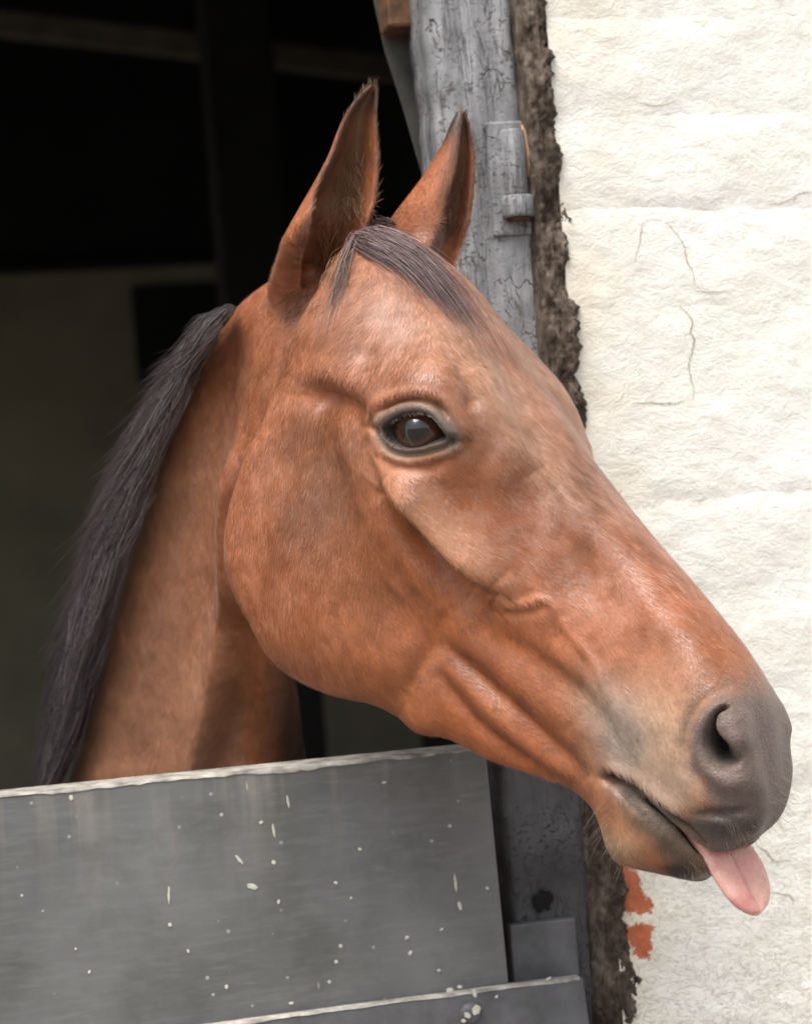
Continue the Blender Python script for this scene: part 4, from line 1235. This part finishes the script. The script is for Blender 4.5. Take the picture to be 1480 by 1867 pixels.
def make_fur(name, n_hair, hair, l0, l1, w0, w1, spread=0.16):
    nq = len(body_me.polygons)
    tri = np.empty(0)
    body_me.calc_loop_triangles()
    T = np.empty(len(body_me.loop_triangles) * 3, np.int32); body_me.loop_triangles.foreach_get('vertices', T); T = T.reshape(-1, 3)
    T = T[T.max(1) < len(Pw)]
    A = Pw[T[:, 0]]; B = Pw[T[:, 1]]; D = Pw[T[:, 2]]
    fn = np.cross(B - A, D - A); ar = np.linalg.norm(fn, axis=1) / 2; fn /= (2 * ar[:, None] + 1e-12)
    cen = (A + B + D) / 3
    vd = np.array([0, 0, CAMZ]) - cen; vd /= np.linalg.norm(vd, axis=1)[:, None]
    facing = (fn * vd).sum(1)
    hm = hair[T].mean(1)
    w = ar * (0.06 + 0.94 * smoothstep(-0.35, 0.0, facing)) * np.clip(hm, 0, 1) * (cen[:, 1] < 2.02)
    idx = rng.choice(len(T), n_hair, p=w / w.sum())
    r1, r2 = np.sqrt(rng.random(n_hair)), rng.random(n_hair)
    b = np.stack([1 - r1, r1 * (1 - r2), r1 * r2], 1)
    P = (b[:, :1] * A[idx] + b[:, 1:2] * B[idx] + b[:, 2:] * D[idx])
    VN = get_no(body_me)[:len(Pw)]
    Tv = T[idx]
    N = b[:, :1] * VN[Tv[:, 0]] + b[:, 1:2] * VN[Tv[:, 1]] + b[:, 2:] * VN[Tv[:, 2]]
    N /= np.linalg.norm(N, axis=1)[:, None] + 1e-9
    K = b[:, :1] * col[Tv[:, 0]] + b[:, 1:2] * col[Tv[:, 1]] + b[:, 2:] * col[Tv[:, 2]]
    HM = hair[Tv].mean(1)
    mx, my, fr = MX[Tv[:, 0]], MY[Tv[:, 0]], far[Tv[:, 0]]
    rx_, ry_ = qx[Tv[:, 0]], qy[Tv[:, 0]]
    f = flow(np.where(fr, mx, rx_), np.where(fr, my, ry_))
    a = rng.normal(0, spread, n_hair) + 0.22 * np.sin(P[:, 0] * 70 + P[:, 2] * 55) * np.sin(P[:, 2] * 90 - P[:, 0] * 40)
    f = np.stack([f[:, 0] * np.cos(a) - f[:, 1] * np.sin(a), f[:, 0] * np.sin(a) + f[:, 1] * np.cos(a)], 1)
    Dc = np.stack([f[:, 0], np.zeros(n_hair), -f[:, 1]], 1)
    Dw = c2w_dir(Dc)
    Dw = Dw - (Dw * N).sum(1)[:, None] * N
    Dw /= np.linalg.norm(Dw, axis=1)[:, None] + 1e-9
    S = np.cross(Dw, N)
    L = rng.uniform(l0, l1, n_hair) * np.clip(0.25 + 0.75 * HM, 0, 1) * (1 + 1.6 * EARIN[Tv[:, 0]] * rng.random(n_hair))
    L *= 1 - 0.6 * smoothstep(-60, -15, sde[Tv[:, 0]])
    L *= 1 - 0.35 * smoothstep(560, 480, ry_)
    wd = rng.uniform(w0, w1, n_hair)
    lift = rng.uniform(0.05, 0.17, n_hair)
    m = P + Dw * (L * .5)[:, None] + N * (L * .5 * lift)[:, None]
    t = P + Dw * L[:, None] + N * (L * lift * 0.75)[:, None]
    w_ = S * wd[:, None]
    P = P - N * 0.0002
    V = np.stack([P - w_, P + w_, m + w_ * .85, m - w_ * .85, t], 1).reshape(-1, 3)
    o = np.arange(n_hair)[:, None] * 5
    me = bpy.data.meshes.new(name)
    nl = n_hair * 7
    me.vertices.add(len(V)); me.vertices.foreach_set('co', V.ravel())
    loops = np.concatenate([o + 0, o + 1, o + 2, o + 3, o + 3, o + 2, o + 4], 1).astype(np.int32).ravel()
    me.loops.add(nl); me.loops.foreach_set('vertex_index', loops)
    st = (np.arange(n_hair)[:, None] * 7 + np.array([[0, 4]])).astype(np.int32).ravel()
    me.polygons.add(n_hair * 2); me.polygons.foreach_set('loop_start', st)
    me.polygons.foreach_set('use_smooth', [True] * (n_hair * 2))
    me.update(calc_edges=True)
    tone = rng.normal(1.0, 0.11, n_hair).clip(0.6, 1.5)[:, None]
    Kc = np.clip(K * tone, 0, 1)
    cc = np.repeat(np.concatenate([Kc, np.ones((n_hair, 1))], 1), 5, axis=0).astype(np.float32)
    ca = me.color_attributes.new('coat', 'FLOAT_COLOR', 'POINT'); ca.data.foreach_set('color', cc.ravel())
    tt = NT('bay_hair')
    at_ = tt.n.new('ShaderNodeAttribute'); at_.attribute_name = 'coat'
    m_ = tt.done(at_.outputs['Color'], 0.36, None, 0.75)
    tt.b.inputs['Sheen Weight'].default_value = 0.2
    tt.b.inputs['Sheen Roughness'].default_value = 0.4
    tt.b.inputs['Sheen Tint'].default_value = (1.0, 0.9, 0.86, 1)
    me.materials.append(m_)
    ob = bpy.data.objects.new(name, me); C.objects.link(ob); child(ob); ob['kind'] = 'stuff'
make_fur('coat_hair', 340000, hair, 0.0042, 0.0080, 0.00010, 0.00019)
vel = np.clip(1 - hair, 0, 1) * (1 - smoothstep(-3, 3, sdn)) * (1 - smoothstep(-7, -3, sde)) * (MX > 1000)
make_fur('muzzle_down', 30000, vel, 0.0010, 0.0022, 0.00008, 0.00013, 0.45)

# ---- eyes
def mat_eye():
    t = NT('dark_brown_eye')
    sx = t.n.new('ShaderNodeSeparateXYZ'); t.l.new(t.tc.outputs['Object'], sx.inputs[0])
    r = t.math('SQRT', t.math('ADD', t.math('POWER', t.math('MULTIPLY', sx.outputs[0], 0.8), 2.0), t.math('POWER', sx.outputs[1], 2.0)))
    c = t.ramp(t.math('MULTIPLY', r, 30.0), [(0.0, (0.006, 0.004, 0.004)), (0.20, (0.010, 0.006, 0.005)), (0.30, (0.075, 0.030, 0.016)), (0.50, (0.05, 0.020, 0.011)), (0.58, (0.012, 0.007, 0.006)), (0.70, (0.05, 0.022, 0.016))])
    m = t.done(c, 0.10, None, 0.5)
    t.b.inputs['Coat Weight'].default_value = 0.6
    t.b.inputs['Coat Roughness'].default_value = 0.05
    return m
MAT_EYE = mat_eye()
ER = 0.0205
ec = hp(755, 782, 9.5)
for s_ in (1, -1):
    c = ec if s_ == 1 else mirror(ec[None])[0]
    bm = bmesh.new()
    bmesh.ops.create_uvsphere(bm, u_segments=48, v_segments=32, radius=ER)
    for v in bm.verts:                       # corneal bulge
        q = math.hypot(v.co.x, v.co.y)
        if v.co.z > 0: v.co.z += 0.0022 * math.exp(-(q / 0.009) ** 2)
    me = bpy.data.meshes.new('eye'); bm.to_mesh(me); bm.free()
    me.polygons.foreach_set('use_smooth', [True] * len(me.polygons))
    me.materials.append(MAT_EYE)
    o = bpy.data.objects.new('eye', me); C.objects.link(o)
    outw = NV * s_ * 0.90 + AV * 0.18 + np.array([0, 0, 0.0])
    zax = Vector(c2w_dir(outw)).normalized()
    xax = Vector((0, 0, 1)).cross(zax).normalized(); yax = zax.cross(xax)
    mw = Matrix((xax, yax, zax)).transposed().to_4x4(); mw.translation = Vector(c2w(c - outw / np.linalg.norm(outw) * ER))
    o.parent = horse; o.matrix_parent_inverse = Matrix.Translation(horse.location).inverted()
    o.matrix_basis = mw

# ---- tongue
def mat_tongue():
    t = NT('wet_pink_tongue')
    n = t.noise(t.co(), 60, 4)
    p = t.noise(t.co(), 600, 2)
    c = t.mix(t.ramp(t.noise(t.co(), 45, 6, 0.65), [(0.36, 0.0), (0.64, 1.0)]), (0.70, 0.27, 0.24), (0.84, 0.52, 0.43))
    m = t.done(c, 0.24, t.bump(t.math('ADD', p, t.noise(t.co(), 140, 4)), 0.5, 0.0009), 0.6)
    t.b.inputs['Subsurface Weight'].default_value = 0.25
    t.b.inputs['Subsurface Radius'].default_value = (0.008, 0.003, 0.002)
    t.b.inputs['Subsurface Scale'].default_value = 0.5
    return m
TL = [  # left edge pixel, right edge pixel, half width of plane offset near/far (cm)
 ((1200,1462),(1270,1462),2.6,-2.4),((1240,1503),(1322,1500),2.5,-2.3),((1262,1535),(1346,1522),2.4,-2.2),((1284,1566),(1368,1544),2.3,-2.1),((1304,1606),(1392,1580),2.1,-2.0),
 ((1330,1642),(1403,1616),1.8,-1.8),((1354,1661),(1402,1642),1.2,-1.3),((1372,1668),(1394,1658),.6,-.7),((1381,1669),(1386,1666),.15,-.2)]
rings = []
for i, (l, r, wn_, wf) in enumerate(TL):
    a, b = hp(l[0], l[1], wn_), hp(r[0], r[1], wf)
    mid, hv = (a + b) / 2, (a - b) / 2
    ln = np.array([0.55, -0.45, 0.62])                       # upper face looks up and out
    ln = ln - (ln @ hv) / (hv @ hv) * hv; ln /= np.linalg.norm(ln)
    th = [0.010, 0.009, 0.008, 0.0070, 0.0062, 0.0056, 0.0046, 0.0034, 0.0016][i]
    ring = []
    for k in range(24):
        an = 2 * math.pi * k / 24
        c_, s_ = math.cos(an), math.sin(an)
        g = 0.6 * math.exp(-(c_ / 0.16) ** 2) if s_ > 0 else 0
        ring.append(mid + hv * c_ * 0.97 + ln * th * (np.sign(s_) * abs(s_) ** 0.75) * (1 - g))
    rings.append(ring)
V, F = loft(np.array(rings), 70, 72)
tg = mesh_obj('tongue', c2w(V), F, mat_tongue()); child(tg)
tg['label'] = 'pink tongue hanging out of the mouth'

# ---- hair made of fine tapered strands
def mat_hair(name, c0, c1, rough=0.45):
    t = NT(name)
    g = t.n.new('ShaderNodeAttribute'); g.attribute_name = 'strand'
    c = t.mix(g.outputs['Fac'], c0, c1)
    m = t.done(c, rough, None, 0.5)
    return m
def strands(name, lines, radius, mat, root_taper=0.7, sides=3):
    """lines: list of arrays [n,3] in world space, with one radius factor each"""
    V, F, A = [], [], []
    o = 0
    for (L, rf) in lines:
        n = len(L)
        d = np.gradient(L, axis=0); d /= np.linalg.norm(d, axis=1)[:, None] + 1e-9
        u = np.cross(d, np.array([0.3, 0.9, 0.2])); u /= np.linalg.norm(u, axis=1)[:, None] + 1e-9
        v = np.cross(d, u)
        t = np.linspace(0, 1, n)
        r = radius * rf * np.clip(np.minimum(root_taper + t * 3, 1.05 - t ** 2.5), 0.06, 1)
        sh = random.random()
        for k in range(sides):
            pass
        ring = np.stack([L + (u * math.cos(2 * math.pi * k / sides) + v * math.sin(2 * math.pi * k / sides)) * r[:, None] for k in range(sides)], 1)
        V.append(ring.reshape(-1, 3)); A += [sh] * (n * sides)
        idx = np.arange(n * sides).reshape(n, sides) + o
        for k in range(sides):
            k2 = (k + 1) % sides
            F.append(np.stack([idx[:-1, k], idx[:-1, k2], idx[1:, k2], idx[1:, k]], 1))
        o += n * sides
    V = np.vstack(V); F = np.vstack(F)
    me = bpy.data.meshes.new(name)
    me.vertices.add(len(V)); me.vertices.foreach_set('co', V.ravel())
    me.loops.add(F.size); me.loops.foreach_set('vertex_index', F.ravel().astype(np.int32))
    me.polygons.add(len(F)); me.polygons.foreach_set('loop_start', np.arange(0, F.size, 4, dtype=np.int32))
    me.polygons.foreach_set('use_smooth', [True] * len(F))
    me.update(calc_edges=True)
    a = me.attributes.new('strand', 'FLOAT', 'POINT'); a.data.foreach_set('value', np.array(A, np.float32))
    me.materials.append(mat)
    ob = bpy.data.objects.new(name, me); C.objects.link(ob); child(ob)
    return ob
MAT_MANE = mat_hair('black_mane_hair', (0.045, 0.037, 0.038), (0.32, 0.275, 0.28))
# mane: lies over the crest and falls down the far side
IN = np.array([(425,560),(398,600),(350,690),(312,780),(275,880),(232,1000),(200,1120),(172,1240),(140,1360),(95,1460),(40,1600)], float)
OUT = np.array([(405,545),(352,572),(285,660),(240,745),(190,850),(145,960),(108,1085),(82,1200),(66,1320),(48,1440),(-10,1600)], float)
YM = np.array([1.775,1.79,1.82,1.84,1.865,1.89,1.92,1.95,1.975,2.0,2.03])
def band(t, s):
    k = np.clip(t, 0, 1) * 10
    f = lambda a: np.interp(k, np.arange(11), a)
    x = f(IN[:, 0]) * (1 - s) + f(OUT[:, 0]) * s; y = f(IN[:, 1]) * (1 - s) + f(OUT[:, 1]) * s
    return x, y, f(YM)
lines = []
for lk in range(230):
    t0 = -0.03 + 0.98 * (lk + rng.uniform(-.6, .6)) / 230
    S0, LN = rng.uniform(0, 0.5), rng.uniform(0.13, 0.33)
    DS = rng.uniform(0.15, 0.75) * (1 - S0); DEP = rng.normal(0, 1.0); PH = rng.uniform(0, 6.28); WB = rng.uniform(0.0, 0.08)
    fly = rng.uniform(0, 0.22) if rng.random() < .35 else 0.0
    for i in range(42):
        s0 = S0 + rng.normal(0, 0.06); ln = LN * rng.uniform(0.75, 1.12); ds = DS + rng.normal(0, 0.09)
        tt = np.linspace(0, 1, 12)
        con = 1 - 0.55 * tt                                   # locks gather towards their tips
        t = np.clip(t0 + rng.normal(0, 0.006), 0, 1) + ln * tt
        s = s0 * con + (S0) * (1 - con) + ds * tt ** 1.3 + WB * np.sin(tt * 5 + PH) + rng.uniform(0, 0.06) * np.sin(tt * 9 + rng.uniform(0, 6)) + fly * tt ** 2.2
        if rng.random() < .08: s = s + rng.uniform(-0.1, 0.45) * tt ** 2
        x, y, Y = band(t, s)
        x = x + rng.normal(0, 3)
        Yd = Y - 0.052 + 0.075 * np.clip(s, 0, 1.2) ** 1.2 + 0.009 * DEP + rng.normal(0, 0.003) - 0.022 * np.sin(np.clip(s, 0, 1) * math.pi)
        L = np.stack([(x - 740) * PXS * Yd, Yd, (933.5 - y) * PXS * Yd], -1)
        lines.append((c2w(L), rng.uniform(0.6, 1.3)))
mane = strands('mane', lines, 0.00030, MAT_MANE)
mane['kind'] = 'stuff'
# forelock: along guides laid on the brow
def on_face(pts, lift, n=14):
    P = smooth_poly(pts, n)
    out, last = [], None
    for i, (x, y) in enumerate(P):
        h = surf(x, y)
        if h is None:
            if last is None: return None
            depth = last
            p = c2w(at(x, y, depth))
        else:
            p = h[0] + h[1] * lift * math.sin(math.pi * min(1, 0.15 + i / (n - 1)) * 0.9) 
            last = w2c(p)[1]
        out.append(p)
    return np.array(out)
G1 = [[(668,418),(720,440),(790,480),(850,540),(905,600)], [(655,432),(700,455),(760,500),(820,560),(865,610)], [(690,412),(750,432),(820,480),(870,530),(925,600)],
      [(640,440),(680,462),(720,485),(760,520),(785,548)], [(660,425),(690,450),(740,470),(775,500),(800,530)], [(700,410),(770,440),(835,490),(890,560),(945,640)], [(680,425),(750,470),(810,540),(860,610),(900,690)], [(700,415),(780,460),(850,530),(910,610),(960,690)]]
G2 = [[(655,425),(640,470),(618,530),(600,585),(585,640)], [(650,430),(632,480),(612,540),(592,600),(578,655)], [(648,432),(636,470),(628,520),(606,560),(600,600)]]
G3 = [[(700,405),(685,400),(672,405),(660,418),(650,436)], [(720,410),(700,402),(680,404),(665,415),(655,430)]]
lines = []
for i in range(1500):
    kk = i % 8 if (i % 24 == 0 or i % 8) else 2
    GG = G2 if kk == 0 else (G3 if kk == 1 else G1)
    g = np.array(random.choice(GG), float); h = np.array(random.choice(GG), float)
    q = rng.uniform(0, 1); g = g * q + h * (1 - q)
    sp_ = np.linspace(5, 20, 5)[:, None]
    g = g + rng.normal(0, 1, (1, 2)) * sp_ * (0.75 if kk > 1 else 0.45) + np.cumsum(rng.normal(0, 2.2, (5, 2)), 0)
    cut = rng.beta(2.2, 1.6) * 0.8 + 0.25; cut = min(cut, 1.0)
    L = on_face(smooth_poly(g, 14)[:max(4, int(14 * cut))], rng.uniform(0.0008, 0.008) if kk != 1 else 0.004, 14)
    if L is not None and len(L) > 3 and np.abs(np.diff(L, axis=0)).max() < 0.03:
        lines.append((L, rng.uniform(0.5, 1.1)))
fo = strands('forelock', lines, 0.00026, mat_hair('forelock_hair', (0.05, 0.034, 0.034), (0.30, 0.205, 0.195))); fo['kind'] = 'stuff'
# tufts in the ears
lines = []
def tuft(x0, x1, y0, y1, dx, dy, n, ln, lift=0.004):
    for _ in range(n):
        x, y = rng.uniform(x0, x1), rng.uniform(y0, y1)
        a = rng.normal(0, 0.28)
        ux, uy = dx * math.cos(a) - dy * math.sin(a), dx * math.sin(a) + dy * math.cos(a)
        l = ln * rng.uniform(0.5, 1.1)
        bend = rng.normal(0, 0.22)
        g = [(x + ux * l * q - uy * l * bend * q * q, y + uy * l * q + ux * l * bend * q * q) for q in (0, .25, .5, .75, 1)]
        L = on_face(g, rng.uniform(0.3, 1.0) * lift, 9)
        if L is not None and np.abs(np.diff(L, axis=0)).max() < 0.02:
            lines.append((L, rng.uniform(0.5, 1.1)))
tuft(585, 640, 455, 525, 0.0, -1, 230, 60, 0.007)
tuft(575, 612, 470, 540, 0.15, -1, 120, 55, 0.008)
tuft(635, 670, 300, 430, -0.35, -0.9, 160, 45, 0.005)
tuft(600, 628, 340, 440, 0.3, -0.95, 60, 45, 0.004)
tuft(812, 850, 330, 450, 0.0, -1, 130, 45, 0.005)
tuft(520, 590, 520, 575, -0.6, 0.6, 120, 45, 0.004)
et_ = strands('ear_tufts', lines, 0.00022, mat_hair('ear_hair', (0.16, 0.075, 0.035), (0.50, 0.27, 0.14))); et_['kind'] = 'stuff'
# pale whiskers on chin and lips
MAT_WHISK = mat_hair('whisker', (0.10, 0.07, 0.05), (0.38, 0.30, 0.22))
lines = []
def whisk(cx, cy, rx, ry, dx, dy, n, ln, jit=0.35):
    for i in range(n):
        x, y = cx + rng.uniform(-rx, rx), cy + rng.uniform(-ry, ry)
        h = surf(x, y)
        if h is None: continue
        d = c2w_dir(np.array([dx, -0.25, -dy]) + rng.normal(0, jit, 3)); d /= np.linalg.norm(d)
        nrm = h[1]; dd = d + nrm * 0.5; dd /= np.linalg.norm(dd)
        tt = np.linspace(0, 1, 7)[:, None]; l = ln * rng.uniform(0.5, 1.1)
        lines.append((h[0] + dd * l * tt + np.array([0, 0, -1]) * 0.25 * l * tt ** 2, rng.uniform(0.5, 1)))
whisk(1420, 1455, 22, 40, 0.8, 0.5, 60, 0.014)
whisk(1370, 1520, 50, 22, 0.5, 0.8, 60, 0.010)
whisk(1268, 1580, 24, 20, 0.5, 0.8, 26, 0.010)
whisk(1120, 1560, 20, 30, -0.5, 0.8, 24, 0.016)
whisk(1110, 1500, 12, 40, -0.7, 0.6, 14, 0.03)
wk = strands('whiskers', lines, 0.00014, MAT_WHISK); wk['kind'] = 'stuff'
# lashes
lines = []
for i in range(26):
    q = i / 25
    x = 712 + q * 85; y = np.interp(x, [700, 716, 738, 762, 783, 800], [781, 766, 755, 752, 758, 778]) - 1
    h = surf(x, y - 2)
    if h is None: continue
    d = c2w_dir(np.array([0.2 + 0.5 * (q - .3), -0.9, -0.45])) + rng.normal(0, 0.12, 3); d /= np.linalg.norm(d)
    tt = np.linspace(0, 1, 6)[:, None]
    lines.append((h[0] + d * 0.007 * tt + np.array([0, 0, -1]) * 0.004 * tt * (1 - tt), 1))
el = strands('eyelashes', lines, 0.0002, MAT_MANE); el['kind'] = 'stuff'
